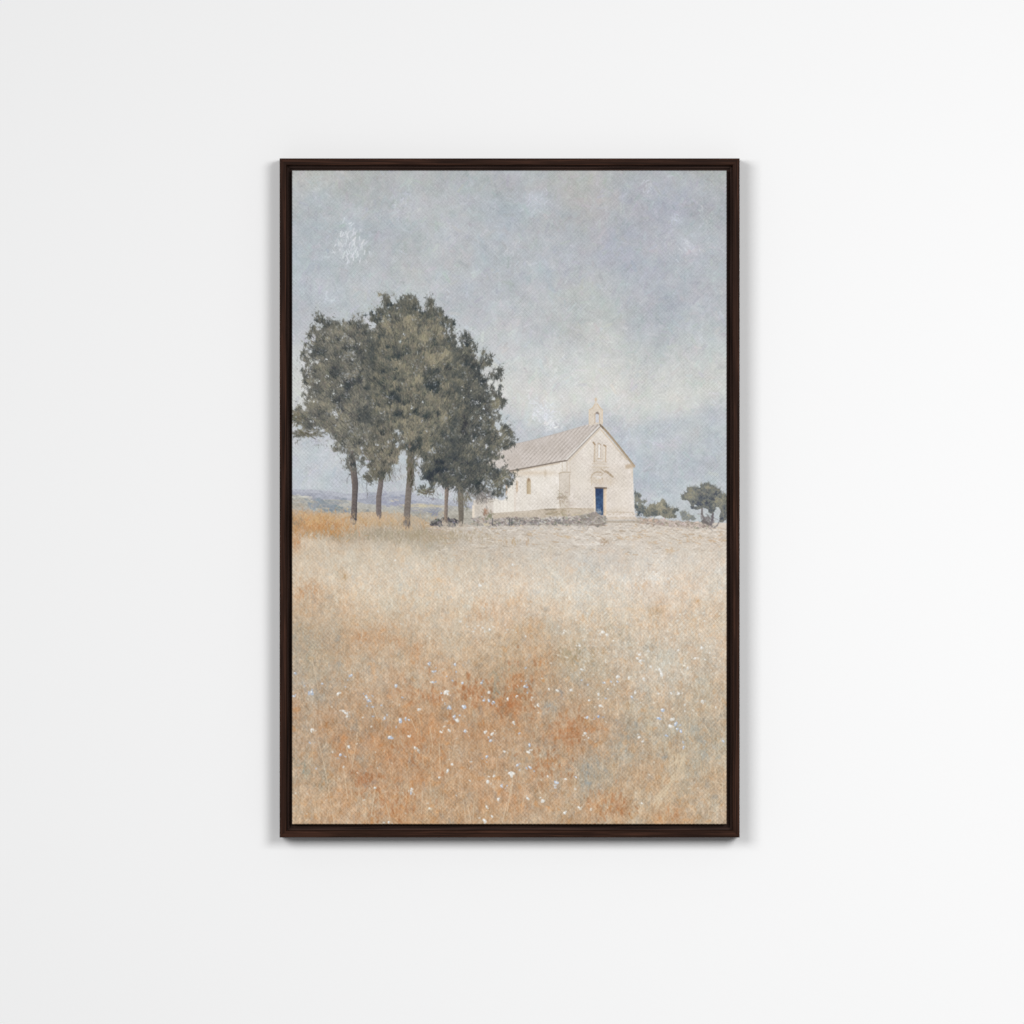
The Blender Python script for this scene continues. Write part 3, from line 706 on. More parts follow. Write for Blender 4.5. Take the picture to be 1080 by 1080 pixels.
for _ in range(260):
    x, y = rng.uniform(544, 669), rng.uniform(470, 541)
    j, i = int((y - CY0) * G), int((x - CX0) * G)
    if lab[j, i] != CH_WALL: continue
    dab(x, y, rng.uniform(1, 4), rng.uniform(.7, 1.8), math.pi / 2 + rng.normal(0, .5), img[j, i] + rng.choice([-1, 1], p=[.6, .4]) * rng.uniform(4, 13) * np.array([.9, 1, 1.1]), rng.uniform(.3, .7), .7)

# corner pilaster between side and front
lay(poly_mask([(590.5,498.5),(601,498),(600.5,538),(590.5,538.5)], .9) * .75, weather((205,195,182), 226, 4))
line([(589.5,499.3),(594,498),(601.5,498)], 1.0, (178,164,144), .85, .6)
line([(590.3,500),(590.2,530)], .8, (190,176,158), .7); line([(600.8,500),(600.5,522)], .9, (188,174,156), .7)
line([(593,488),(593,497)], .8, (198,184,164), .6); line([(598,487.5),(598,497)], 1.0, (190,174,152), .6); line([(601,487),(601.5,497)], .8, (200,188,170), .5)
flick(593, 524, 2.6, 3.2, 36, (164, 150, 132), 2, 1.1, -.7, .7, .65)
flick(596, 529, 4, 2, 24, (186, 174, 158), 2.5, 1.2, -.3, .6, .55)
line([(590.4,528),(591,534)], 1.2, (178,164,146), .7)

# base course
lay(poly_mask([(520,542),(560,539.5),(575,537),(598,536),(628,536),(628,548),(520,549)], .7), weather((196,184,168), 229, 6), CH_WALL)
for pts, c, w in [([(520,541.6),(545,540),(562,538.6),(575,537)], (182,168,150), 1), ([(575,537.4),(586,537)], (140,128,112), 1.6), ([(586,537.3),(600,536.2),(620,537)], (178,162,142), 1), ([(592,540),(594,544)], (160,150,124), 2),
                  ([(576,542),(584,541)], (158,146,128), 2), ([(604,543.5),(620,542.5)], (196,184,152), 1.4), ([(640,540),(668,540.5)], (196,182,164), 1.0)]:
    line(pts, w, c, .75, .9)
flick(590, 541, 8, 2, 44, (166, 152, 128), 2, 1.3, 0, .6, .55)
flick(655, 541.5, 9, 1.6, 26, (188, 172, 152), 2, 1, 0, .5, .55)
flick(610, 539, 8, 2, 30, (206, 195, 180), 3, 1.2, 0, .5, .6)

# roof: pale ribbed sheets running down from the ridge
roof_pts = [(541,468.6),(560,464.6),(590,456.5),(615,449.2),(621.5,447.2),(633.2,447.6),(598.2,485.2),(575,489.5),(560,492.3),(537.5,496.6),(533,496),(530,474)]
roof_c = weather((198,189,182), 232, 4)
lay(poly_mask(roof_pts, .5), roof_c, CH_ROOF)
u_ = X + (Y - 448.0) * .93                          # runs along the ridge; ribs lie where it is constant
ph = (u_ - 633.0) / 4.3 + noise(30, 30, 280, 2) * .06
rib = np.cos(2 * math.pi * ph)
fade = np.clip((X - 520) / 110, .15, 1) * (.75 + .25 * noise(12, 9, 281, 2))
rm = poly_mask(roof_pts, .5)
img += (rm * fade * (np.where(rib < -.35, (rib + .35) * 58, 0) + np.where(rib > .5, (rib - .5) * 40, 0)))[..., None] * np.array([1, 1.02, 1.05])
img += (rm * np.clip((Y - 470) / 25, 0, 1) * 5)[..., None]
line([(541,468.8),(560,464.6),(590,456.6),(615,449.4)], .9, (184,174,168), .6)
line([(537,496.9),(560,492.7),(575,489.9),(590,487),(597.5,485.8)], 1.5, (124,112,102), .95, .7)
line([(538,498.2),(560,494),(590,488.6)], 1.0, (196,178,156), .7, .8)
line([(632.6,448.6),(597,484.6)], 1.1, (230,226,220), .95, .6, CH_ROOF)
line([(633.2,449.8),(598.2,485.7)], 1.0, (150,138,128), .9, .6)
line([(633,452),(600,486.5)], 1.6, (208,194,174), .7, .9)
line([(633.6,448.5),(641,456.5),(652,470),(661,481.5),(668.8,491.5)], 2.4, (176,158,134), .95, .7, CH_ROOF)
line([(633.2,448.2),(636,451.5)], 1.8, (128,114,98), .9, .6)
line([(635,449.5),(652,469.2),(668.8,490.6)], .7, (140,126,108), .8, .6)
line([(634,453.5),(650,472),(661,485)], 1.3, (204,188,166), .75, .9)
lay(poly_mask([(659.5,490.5),(666,488.8),(669.6,491.6),(668.6,493.4),(660,494.4)], 1.2) * .75, weather((186,166,141), 236, 5), CH_ROOF)

# bell gable
bell = [(621.3,449),(621.3,432.5),(624.8,430.2),(626.8,426.6),(627.4,424.4),(627.4,423),(626.6,421.2),(628.4,419.6),(630,421.2),(629.4,423),(629.6,425),(631.4,427),(633.2,430),(635.6,432.6),(635.4,449),(632,447)]
lay(poly_mask(bell, .7), weather((215,204,190), 240, 4), CH_BELL)
line([(628.5,420.4),(628.5,422)], 1.9, (208,188,164), .9, .6)
line([(621.4,432.8),(621.4,447)], .9, (226,206,178), .8); line([(635.2,433),(635.2,446.5)], 1.0, (228,206,176), .8)
line([(621.5,432.2),(625,430.2),(627.4,426.4)], .9, (206,184,154), .8); line([(630,426),(632.6,429.8),(635.6,432.4)], .9, (206,184,154), .8)
lay(poly_mask([(628,436),(628.8,434.6),(630.6,434.4),(631.8,436),(631.8,445.6),(628.2,445.8)], .6), (203, 204, 209), CH_BELL)
lay(poly_mask([(628,437),(628.6,434.8),(630.6,434.2),(631.8,436),(631.6,437.2),(629.5,436.2)], .6), (134, 120, 110))
line([(627.4,436),(627.4,446)], .9, (190,170,148), .8); line([(632.2,436),(632.2,446)], .8, (200,178,150), .8)
line([(632.8,447.4),(636,450.6)], 1.2, (124,112,98), .8, .6)

# side windows
lay(poly_mask([(555.6,507),(556.3,504.8),(557.6,504),(559,505),(559.8,507),(559.8,521),(555.8,521.2)], .6), (190, 172, 144), CH_WIN_SIDE)
lay(np.clip(blob(557.7, 506, 1.6, 2.2), 0, 1) * (lab == CH_WIN_SIDE), (154, 130, 108))
line([(555.8,507),(556,520.5)], .7, (164,146,118), .7); line([(558.8,508),(559,521)], .9, (204,188,160), .7)
lay(poly_mask([(544.2,508),(545.2,507),(546.4,508),(546.2,518.5),(544.6,518.5)], .8) * .8, (202, 180, 156), CH_WIN_SIDE)

# three slit windows in the gable
for pts, w, c in [([(626,466.5),(627.4,469),(626.8,487)], 1.5, (188,168,144)), ([(637.4,470),(639,470.4),(638.6,487)], 1.4, (190,170,146)), ([(630.6,468),(630.4,482)], .9, (192,176,156)), ([(633.6,469),(633.6,482)], .9, (190,172,150)),
                  ([(630.6,468.4),(632,467.6),(633.8,469.4)], .9, (182,164,142)), ([(625.6,466.6),(627.2,468.6)], 1.6, (158,136,110)), ([(636.8,469.4),(638.4,470.6)], 1.6, (160,138,112)), ([(630.5,483.6),(634,483.8)], 1.0, (186,164,138)),
                  ([(628.6,470),(628.6,487)], .9, (208,194,174)), ([(636,471),(636,487)], .9, (206,192,172)), ([(625,489),(640,489.6)], .9, (200,184,164)), ([(624,492.6),(642,493)], .9, (200,186,166)), ([(626,487.2),(640,487.2)], .8, (198,182,162))]:
    line(pts, w, c, .75, .8)
lay(poly_mask([(631,470),(632,468.8),(632.9,470),(632.8,482.6),(631.1,482.6)], .6), (234, 230, 225), CH_WIN_FRONT)
lay(poly_mask([(627.4,470.5),(628.3,470),(628.3,485),(627.3,485)], .6) * .8, (216, 206, 192), CH_WIN_FRONT)
lay(poly_mask([(637,472),(637.9,472),(637.8,485),(636.9,485)], .6) * .8, (218, 208, 194), CH_WIN_FRONT)

# hood over the door
line([(623.6,503.6),(624.6,500.6),(627,498.6),(630,497.8),(633.4,498),(636,499.6)], 1.4, (178,160,136), .6, .9, CH_HOOD)
line([(638.6,497),(641,498.4),(644,501),(646.2,502.8)], 2.2, (168,150,126), .75, .9, CH_HOOD)
line([(634,494.4),(638.4,498.4)], 1.1, (178,160,138), .7, .8, CH_HOOD)
line([(623.8,504),(623.8,512)], .9, (204,188,168), .7); line([(644.4,503.6),(644,512)], .9, (208,194,176), .7)
line([(625,505),(629,501),(634,501.4)], 1.0, (202,186,164), .6); line([(634.6,500.6),(635.2,505)], 1.2, (180,160,136), .6)
flick(633, 508, 5, 2, 24, (208, 194, 176), 2.5, 1.2, 0, .6, .6)
flick(630, 503, 3, 1.4, 10, (230, 225, 217), 2, 1.3, 0, .6, .7)

# blue door, with its light jambs and dark lintel
lay(poly_mask([(626.2,513.6),(639.8,513.6),(639.2,547),(626.4,547)], .7) * .9, (222, 206, 186))
lay(poly_mask([(627.9,514.6),(636.4,514.6),(636.3,543.2),(634,544),(628.5,541.5)], .5), np.array((56,80,114), np.float32) + noise(2, 3, 250, 2)[..., None] * np.array([6, 7, 8]), CH_DOOR)
lay(poly_mask([(628,514.6),(636.4,514.6),(635.6,519),(634.4,523),(628,523)], 1.6) * .6, (40, 54, 88))
line([(627.8,514.5),(639.6,514.8)], 1.5, (104,92,84), .95, .7, CH_DOOR)
line([(637,515.6),(639.4,515.4)], 1.4, (150,126,100), .8, .7)
lay(poly_mask([(636.6,517),(637.9,516),(637.8,546),(636.6,546)], .6), (206, 184, 160))
lay(poly_mask([(637.9,516),(639.3,515.8),(639.1,547),(637.8,547)], .6), (226, 206, 182))
line([(627,515.5),(627.2,543)], 1.0, (236,222,204), .9, .6)
flick(630.5, 539.5, 1.8, 2.0, 24, (150, 160, 172), 1.6, .9, 1, .8, .75)
flick(633, 534, 2, 3, 12, (72, 102, 146), 1.6, .9, 1, .8, .6)

# dry stone wall and mound in front of the chapel
stones([(499,547.5),(506,544.5),(515,546),(524,547.5),(540,545.6),(556,546),(572,546.4),(590,545.6),(605,545),(615,543),(628,541),(636,543.5),(640,547),(640,552.5),(634,555),(618,554.5),(600,553.6),(580,553.4),(560,554),(540,554.6),(518,555),(500,555.4)], (166,159,152), 520, 260, 18)
stones([(454,553.6),(456,549.6),(460,547.4),(466,547),(474,546.6),(481,548),(486,551),(487,554),(470,555),(456,555)], (104,102,104), 120, 266, 30)
flick(508, 549, 5, 3, 40, (190, 180, 170), 2.2, 1.4, 0, .7, .6)
flick(515, 553, 3, 1.4, 12, (206, 194, 170), 2, 1.5, 0, .5, .7)
flick(586, 546.8, 8, .9, 34, (216, 211, 206), 2, 1.1, .3, .7, .75)
flick(604, 546, 4, 1, 14, (214, 207, 198), 2, 1.1, -.3, .7, .7)
flick(570, 550.5, 3, 2, 14, (206, 203, 199), 2, 1.2, .7, .7, .7)
flick(532, 549.5, 3, 2, 14, (196, 190, 184), 2, 1.3, .7, .7, .7)
for x in (519.6, 537.5, 540): line([(x, 547), (x - .3, 554)], 1.2, (92, 92, 94), .8, .7)
flick(545, 551, 24, 2, 60, (118, 114, 114), 2, 1.0, .4, 1.0, .7)
flick(588, 549.5, 10, 2, 50, (122, 118, 118), 2, 1.0, .6, 1.0, .7)
flick(614, 548, 6, 3, 34, (142, 134, 126), 2.4, 1.1, -.6, .7, .6)
flick(631, 546, 4, 4, 40, (158, 148, 138), 3, 1.1, 1.2, .5, .6)
line([(621,554),(630,553.4),(638,554.4)], 1.2, (140,128,118), .8, .8)
line([(640,550.3),(655,550.6),(668,550.2),(682,551)], 1.9, (176,164,148), .8, 1.0, SWALL)
line([(641,549.6),(668,549)], .8, (152,140,126), .5, .8)
lay(poly_mask([(640,545.4),(671,545.4),(672,548.8),(640,549.2)], .8) * .85, weather((206,194,180), 270, 5), SWALL)
flick(655, 546, 8, .7, 10, (190, 172, 150), 3, .8, 0, .3, .5)
# small weeds by the annex
flick(513, 541, 3, 2.6, 46, (150, 134, 118), 2.4, 1.1, 1.3, .6, .7)
flick(517, 544, 2, 2, 26, (134, 134, 112), 2.4, 1.1, 1.0, .6, .7)
flick(512, 538.6, 1.6, 1.4, 12, (168, 132, 112), 2, 1.1, 1.3, .6, .7)
flick(486, 546, 3, 3, 20, (190, 180, 164), 2, 1.2, 1, .7, .5)
flick(560, 557, 60, 1.2, 120, (196, 190, 184), 4, 1.1, .02, .2, .5)

# ---- the pines
def trunk(pts, widths, col_l, col_d, label, seed):
    for (p0, p1, w0, w1) in zip(pts[:-1], pts[1:], widths[:-1], widths[1:]):
        n = max(2, int(math.hypot(p1[0] - p0[0], p1[1] - p0[1]) / 1.0))
        for k in range(n):
            t = k / n
            x = p0[0] + (p1[0] - p0[0]) * t; y = p0[1] + (p1[1] - p0[1]) * t; w = w0 + (w1 - w0) * t
            dab(x, y, 1.4, w, math.pi / 2, (np.array(col_l) + np.array(col_d)) / 2 + rng.normal(0, 4), .95, .7, label)
            dab(x - w * .25 + rng.normal(0, .15), y, 1.6, w * .42, math.pi / 2, np.array(col_l) + rng.normal(8, 7), .85, .7)
            dab(x + w * .27 + rng.normal(0, .2), y, 1.8, w * .38, math.pi / 2, np.array(col_d) + rng.normal(-6, 7), .85, .7)
            if rng.random() < .35:
                dab(x + rng.uniform(-.4, .4) * w, y, rng.uniform(1, 2.5), .8, math.pi / 2 + rng.normal(0, .5), np.array(col_d) + rng.normal(-4, 10), .7, .6)

NB, NL, ND = (104, 101, 89), (142, 132, 108), (56, 62, 68)
C1 = lambda pts: P(pts, 4.154, 300, 290)
def sticks(lst, w=.8, c=(64, 62, 62), a=.8):
    for p in lst: line(p, w * .85, np.array(c) + 10, a * .55, .8)

# tree 5 (right), dark
trunk([(485.6,511),(486,530),(486.4,545),(486.2,554)], [6.2,5.4,5,3.4], (134,124,110), (96,92,88), TREE[5] + 1, 1)
flick(503, 521, 9, 4, 170, (140, 135, 130), 4, .9, 1.1, .7, .65, TREE[5])
flick(511, 523, 5, 4, 60, (116, 110, 108), 4, .9, 1.2, .6, .65, TREE[5])
flick(490, 527, 4, 4, 50, (128, 122, 108), 3, 1.2, 1.3, .5, .7, TREE[5])
foliage(C1([(730,255),(745,268),(752,300),(772,305),(775,265),(800,255),(825,280),(840,330),(860,365),(885,340),(897,395),(890,430),(930,415),(950,415),(938,460),(905,490),(930,510),(957,565),(940,600),(942,650),(965,660),(1002,720),(985,750),(960,775),(955,800),(972,850),(1006,880),(1000,900),(965,925),(955,965),(935,970),(915,945),(880,930),(850,950),(800,955),(770,945),(760,950),(700,900),(640,820),(680,720),(720,640),(700,500),(700,380)]),
        TREE[5], (99,100,95), (134,131,116), (54,61,65), 2600, 1.8, 4.2, .8, 1.7, seed=31, edge=2.6, holes=.5,
        gaps=[(504,424,1.2,3),(510,430,1.6,2.6),(516.5,403,2.2,2.2),(498,401,1.3,1.4),(498,441,2.6,2.2),(499.5,465,2.4,1.6),(511,461,1.4,2.4),(515,440,2,1.4),(523.5,448,2.2,2),(513,471,1.6,3.2),(519,477,1.2,2.2),(516,487.5,7,3.6),(524,490,4,4),(483,446,1.8,3),
              (490.5,480.5,1.1,1.1),(497,412,1.6,1.6),(490,420,1.6,1.4),(522,399,1.4,1.6),(496,437,1.6,2),(507,441,1.4,1.6),(506,452,1.4,2),(530,440,1.2,1),(478,461,1.4,1.4),(520,420,1.6,2),(503,435,1.4,1.6),(484,366,1.6,3),(487,374,1.4,2.4),(515,390,1.8,2.2),(524,412,2,2),(533,436,2.4,1.8),(527,458,2,2.2),(508,392,1.2,1.6),(500,453,1.4,1.8)],
        lights=[(500,485,8),(530,455,6),(525,450,5),(505,375,5),(514,382,4),(533,464,4),(517,503,6),(485,497,6),(507,470,6),(494,370,5),(534,502,4),(522,428,5)],
        darks=[(493,357,4),(497,386,6),(480,402,4),(510,405,5),(489,447,4),(492,462,6),(470,492,8),(466,500,6),(478,502,4),(511,497,6),(519,500,5),(491,512,4),(528,523.5,2.5),(502,513,5),(517,520,3),(505,395,5),(484,385,5),(500,425,5),(476,470,5)])
sticks([[(496,430),(490,447),(487,462)],[(520,405),(512,412),(508,420)],[(527,384),(524,398),(518,406)],[(500,372),(501,384)],[(503,440),(496,450)],[(528,523),(518,519),(505,515),(492,511)],[(476,509),(482,512),(486,514)],[(514,456),(522,462)]])
flick(489, 447, 1.6, 4.5, 26, (52, 52, 60), 3, 1.6, 1.2, .4, .8)

# tree 4, thin reddish stem under the dark lower crown
trunk([(471.4,514),(470.6,530),(470.2,544),(469.8,553)], [4.2,3.2,3.4,4], (158,140,126), (110,102,98), TREE[4] + 1, 2)
foliage(C1([(592,880),(588,850),(610,815),(660,770),(760,760),(830,780),(860,820),(850,880),(800,925),(740,930),(700,930),(660,925),(640,945),(605,955),(595,935),(625,915),(605,905)]),
        TREE[4], (89,92,89), (124,121,108), (50,57,65), 900, 1.6, 3.6, .8, 1.6, seed=32, edge=1.8, gaps=[(446,509,2.2,1.3),(451,513,1.6,1),(482,511,1.5,1.7),(476,512.5,1.5,.9)],
        lights=[(450,518,3),(462,505,4),(474,504,4),(485,495,5)], darks=[(447,505,4),(455,503,5),(466,498,6),(471,508,4),(479,500,4),(462,492,5)])
flick(449, 518, 4.5, 1.6, 50, (116, 112, 96), 3, 1.1, .1, .5, .8, TREE[4])
flick(460, 521, 5, 3, 26, (128, 126, 128), 3, .7, 1.2, .5, .6)
sticks([[(448,519),(458,514),(468,511)],[(475,513),(483,516)]], .8)

# tree 1 (left)
trunk([(371.6,478),(372.4,492),(374.6,512),(373.8,530),(373.2,545),(372.8,550)], [4.6,6.4,6.2,5.4,6.2,7.4], (152,136,124), (50,50,58), TREE[1] + 1, 3)
sticks([[(377,505),(382,503),(390,502),(394,504)],[(376,500),(383,492),(392,487)],[(369,500),(366,505),(366,510)],[(387,504),(386.6,514),(387.4,522)],[(388,520),(387,525)]], .9, (84, 82, 80), .8)
flick(388, 508, 5, 5, 24, (120, 120, 122), 4, .7, 1.3, .4, .5)
foliage(C1([(32,596),(60,588),(95,565),(110,520),(88,470),(82,420),(105,385),(78,350),(85,330),(105,300),(110,255),(132,240),(148,175),(165,180),(190,190),(215,215),(240,203),(280,215),(296,190),(320,200),(345,215),(372,245),(420,300),(440,420),(430,560),(420,650),(390,720),(360,770),(335,835),(300,850),(278,840),(265,780),(240,765),(205,750),(180,735),(150,718),(110,705),(60,702),(42,675),(33,640)]),
        TREE[1], (113,112,105), (146,142,127), (66,71,73), 3000, 1.8, 4.2, .8, 1.7, seed=33, edge=2.6, holes=.55,
        gaps=[(331.5,358,1.6,2.4),(335.5,381,2.4,2.4),(344,380,2,1.6),(371,363,1.6,1.6),(378,362.5,2,1.4),(352.5,368,1.8,2.2),(357,375,2,1.8),(334,402,3.6,2.2),(343,397,4.5,1.6),(350,404,2,3),(351.5,414,2.2,5),(353,436,4.5,2.6),(356,440,2.6,2.2),
              (349,421,1.6,2.6),(317,450,2.6,2.4),(328,445,3.6,2),(335,451,4.6,1.3),(345,460,4.5,3.2),(349,466,2.4,2),(324,440,2,1.8),(340,454,3,1.6),(338,463,4,1.4),(330,462,6,1.2),(326,455.5,3,1),(364,480,1.2,1),(321,430,1.6,1.6),(311,452,2,2),
              (352,383,1.6,1.4),(345,356,1.8,1.4),(365,385,1.4,1.4),(328,370,1.5,1.5)],
        lights=[(349,428,4),(346,405,6),(365,470,6),(355,470,4),(374,395,6),(352,360,5),(326,385,4),(375,418,6),(362,452,6),(375,478,6),(330,425,5),(320,437,4),(322,456,3),(368,430,6)],
        darks=[(340,342,5),(377,346,6),(392,365,7),(385,382,6),(358,391,6),(327,361,3),(361,434,3.5),(383,437,6),(370,459,3.5),(363,459,3),(341,446,3.5),(371,481,3),(395,459,4),(378,370,5),(352,394,6),(335,412,5),(338,370,5),(367,408,6),(331,373,3)])
sticks([[(361,434),(353,448),(342,446)],[(360,420),(361,434),(368,444)],[(372,490),(371,478),(366,468)],[(341,452),(350,448),(358,452)],[(318,458),(328,459),(342,461)]], .9, (70,68,66), .7)
flick(333, 466, 6, 2, 14, (150, 150, 152), 3, .8, .5, .6, .5)
flick(318, 457, 5, 1.4, 40, (112, 108, 94), 3, 1.2, .2, .5, .8, TREE[1])
flick(330, 459, 5, 1, 30, (112, 108, 94), 3, 1.1, .2, .4, .8, TREE[1])
flick(314, 440, 4, 5, 60, (122, 117, 100), 3, 1.2, -1, .6, .75, TREE[1])

# tree 3 (tallest, middle)
trunk([(433,440),(433.4,470),(433,500),(430.8,520),(429.4,540),(428.8,555)], [4.5,6,6.6,6,6.4,7.6], (142,132,122), (102,96,94), TREE[3] + 1, 4)
flick(432.6, 492, 2.4, 12, 60, (96, 92, 74), 4, 1.3, 1.5, .3, .65)
flick(434.6, 503, 1.4, 4, 16, (66, 64, 52), 3, 1.4, 1.5, .3, .8)
foliage(C1([(372,250),(366,225),(385,215),(378,175),(395,155),(420,150),(440,165),(442,120),(433,95),(448,90),(465,98),(485,120),(492,140),(515,118),(540,98),(562,96),(578,112),(588,140),(605,152),(628,140),(634,112),(650,110),(662,135),(682,150),(690,188),(725,200),(733,235),(725,262),(748,262),(740,290),(765,330),(790,420),(800,560),(780,640),(730,720),(690,760),(650,800),(610,850),(590,865),(575,830),(545,780),(520,755),(500,720),(470,690),(440,650),(390,650),(378,560),(365,420)]),
        TREE[3], (111,110,101), (151,145,126), (58,66,69), 5200, 1.8, 4.4, .8, 1.8, seed=34, edge=2.6, holes=.36,
        gaps=[(424,404,1.4,1.6),(434,430,1.2,3.6),(438,393,2,2.6),(445,444,1.3,1.3),(450.5,454,2.1,2.1),(457,452.6,1.8,1.6),(470.5,461,1.4,2.2),(476,464,1.6,1.2),(404,338,1.4,1.6),(411.5,346,1.6,1.8),(394.5,343,2.6,1.6),(421.5,360,1.6,2.8),(420,349,1.5,1.5),
              (426,353,1.5,1.5),(434,381,2,3.2),(435.5,388,1.6,2),(440,394,2,2),(450,390,1.2,1.4),(458,386,1.6,2.2),(473.6,349.5,1,2.2),(410,466,2.6,1.8),(419,468,2.6,1.8),(424,480,3.4,4),(466,477,1.8,1.5),(389,345,2.4,3.4),(387,358,1.6,3),(444,486,2,2.4),(452,478,1.6,1.6),(441,372,1.6,1.8),(462,392,1.4,1.8),(446,424,1.2,1.8),(412,350,2,2),(430,373,1.6,1.2),(432,470,1.4,2)],
        lights=[(447,360,8),(470,371,6),(432,340,8),(463,380,6),(418,385,6),(406,358,5),(397,428,8),(412,402,5),(417,426,6),(462,423,9),(471,420,5),(413,447,7),(483,405,6),(432,460,7),(455,345,8),(436,318,5),(454,322,4),(475,378,7),(465,405,6),(449,432,7),(470,440,6),(425,445,6),(447,474,6),(405,345,4),(440,405,5)],
        darks=[(397,333,6),(449.5,333,3.5),(462,331,5),(412,322,2.5),(438,327,3),(456.5,358,3.5),(458,364,3.5),(420,376,4.5),(416,367,4),(472,338,3),(392,370,6),(390,382,6),(414,418,6),(419,421,4),(406,410,4),(456,407,6),(460,411,4),(466,416,4),(438,435,2.2),(387,437,4),
               (408,443,3),(478,402,5),(442,461,3.5),(437,470,2.5),(429,440,2),(396,458,4),(445,470,3),(430,362,4),(448,395,4),(421,436,4),(402,415,4),(450,441,4),(434,474,3)])
sticks([[(438,420),(437.6,436)],[(434,470),(430,458),(424,448)],[(436,474),(444,464),(452,456)],[(446,384),(448,396),(446,408)],[(404,416),(412,422)]], 1.1, (58,58,58), .7)

# tree 2 (small crown in front)
trunk([(402.6,494),(401.6,510),(399.4,525),(399.4,540),(400.6,546)], [5,4.8,5.2,5.4,4], (136,124,118), (96,90,92), TREE[2] + 1, 5)
foliage(C1([(350,820),(345,780),(370,740),(385,690),(400,650),(440,640),(480,690),(510,740),(525,790),(505,830),(480,850),(455,870),(430,895),(410,905),(385,885),(372,905),(360,870)]),
        TREE[2], (111,109,100), (146,140,124), (66,71,71), 1500, 1.8, 4, .8, 1.6, seed=35, edge=2.0, holes=.6,
        gaps=[(398,469,2.2,1.6),(410,467,3,2.2),(417,470,2.6,2.4),(422,482,3.2,4),(416,492,2.6,2),(390,488,4,1.4),(395,489,3,1.6),(386,495,2.6,2.4),(425,492,3,4)],
        lights=[(393,475,5),(410,475,5),(402,490,4),(396,497,4),(415,486,4)], darks=[(398,482,3.5),(403,498,4),(390,484,3),(411,480,3)])
flick(417, 500, 6, 6, 60, (138, 136, 136), 4.5, .7, 1.2, .35, .55)
flick(394, 500, 4, 5, 26, (110, 106, 88), 4, 1.0, 1.4, .3, .7, TREE[2])
flick(408, 500, 4, 4, 20, (110, 106, 90), 3.5, 1.0, 1.8, .4, .7, TREE[2])
sticks([[(404,505),(412,495),(420,487)],[(400,505),(394,495),(388,488)],[(402,500),(403,485)]], .9, (80,78,72), .7)

# pointed plumes along the tops of the crowns
def plume(x, y, h, cols, label, n=16):
    for _ in range(n):
        sx, sy = x + rng.normal(0, h * .24), y + rng.uniform(.3, 1.0) * h
        tx, ty = x + rng.normal(0, .7), y + rng.uniform(0, .35) * h
        L_ = math.hypot(tx - sx, ty - sy) * rng.uniform(.5, 1)
        an = math.atan2(ty - sy, tx - sx)
        cc = np.array(cols[rng.integers(len(cols))]) + rng.normal(0, 7)
        dab(sx + math.cos(an) * L_ * .5, sy + math.sin(an) * L_ * .5, L_, rng.uniform(.6, 1.3), an, cc, rng.uniform(.35, .8), .6, label, .6)
PC = [(104,104,97), (124,121,106), (78,82,80), (92,93,88)]; PD = [(84,87,84), (104,104,95), (62,68,70)]
for x, y, h in [(336,331,10),(342,335,10),(352,341,8),(358,339,9),(371,336,9),(376,338,9),(326,349,8),(331,343,8),(318,372,7),(323,360,7),(319,386,7),(321,399,7),(320,412,7),(326,352,7)]:
    plume(x, y, h, PC, TREE[1])
for x, y, h in [(405.5,311,11),(408,313,9),(424,318,8),(431,314,11),(436,313,11),(441,316,10),(453,316,11),(457,321,9),(463,328,8),(472,336,9),(476,344,8),(479.5,351,7),(395,330,8),(399,328,8),(388,340,8),(448,330,8),(416,322,8)]:
    plume(x, y, h, PC, TREE[3])
for x, y, h in [(488,351,9),(492,353,8),(497,357,8),(501,363,9),(508,373,10),(513,371,11),(516,378,9),(522,393,8),(528,389,10),(525,392,9),(528,404,7),(531,418,8),(529,425,7),(533,446,7),(537,452,8),(541,464,8),(526,409,7)]:
    plume(x, y, h, PD, TREE[5])
# needle-sized flecks of light and shade, and glints of sky through the crowns
crown = np.isin(lab, [TREE[k] for k in TREE])
ys_, xs_ = np.nonzero(crown)
dark_side = np.clip((gx - 455) / 45, 0, 1)
for k in rng.integers(0, len(xs_), 7000):
    j, i = ys_[k], xs_[k]
    lightp = .5 - .22 * dark_side[i]
    if rng.random() < lightp: cc = img[j, i] + np.array([26, 24, 16]) * rng.uniform(.2, 1.0)
    else: cc = img[j, i] * rng.uniform(.55, .85) + np.array([2, 4, 6])
    dab(float(gx[i]), float(gy[j]), rng.uniform(2.2, 6.0), rng.uniform(.5, .9), -math.pi / 2 + (gx[i] - 430) * .009 + rng.normal(0, .28), cc, rng.uniform(.25, .65), .6, None, .5)
hn = noise(10, 10, 410, 3, .75)
for k in rng.integers(0, len(xs_), 5200):
    j, i = ys_[k], xs_[k]
    x, y = float(gx[i]), float(gy[j])
    w_ = hn[j, i] + (.5 if lab[j, i] in (TREE[1], TREE[5]) else 0) + (.5 if y > 455 and x < 440 else 0)
    if w_ < 1.05: continue
    dab(x, y, rng.uniform(.3, 1.8), rng.uniform(.6, 1.2), rng.uniform(0, 3.1), np.array([178, 182, 187]) + rng.normal(0, 8), rng.uniform(.2, .55), .8)
img[crown] *= np.array([.955, .95, .94], np.float32)
# shade where one crown stands behind the next
for x, y, rx, ry in [(391,372,4,20),(389,410,4,20),(386,440,5,12),(481,380,5,24),(484,420,6,22),(478,455,7,16),(404,440,4,10),(422,452,4,8)]:
    lay(np.clip(blob(x, y, rx, ry) * np.clip(.45 + .4 * noise(4, 5, 420, 2), 0, 1) * .75, 0, 1) * crown, (68, 74, 75))
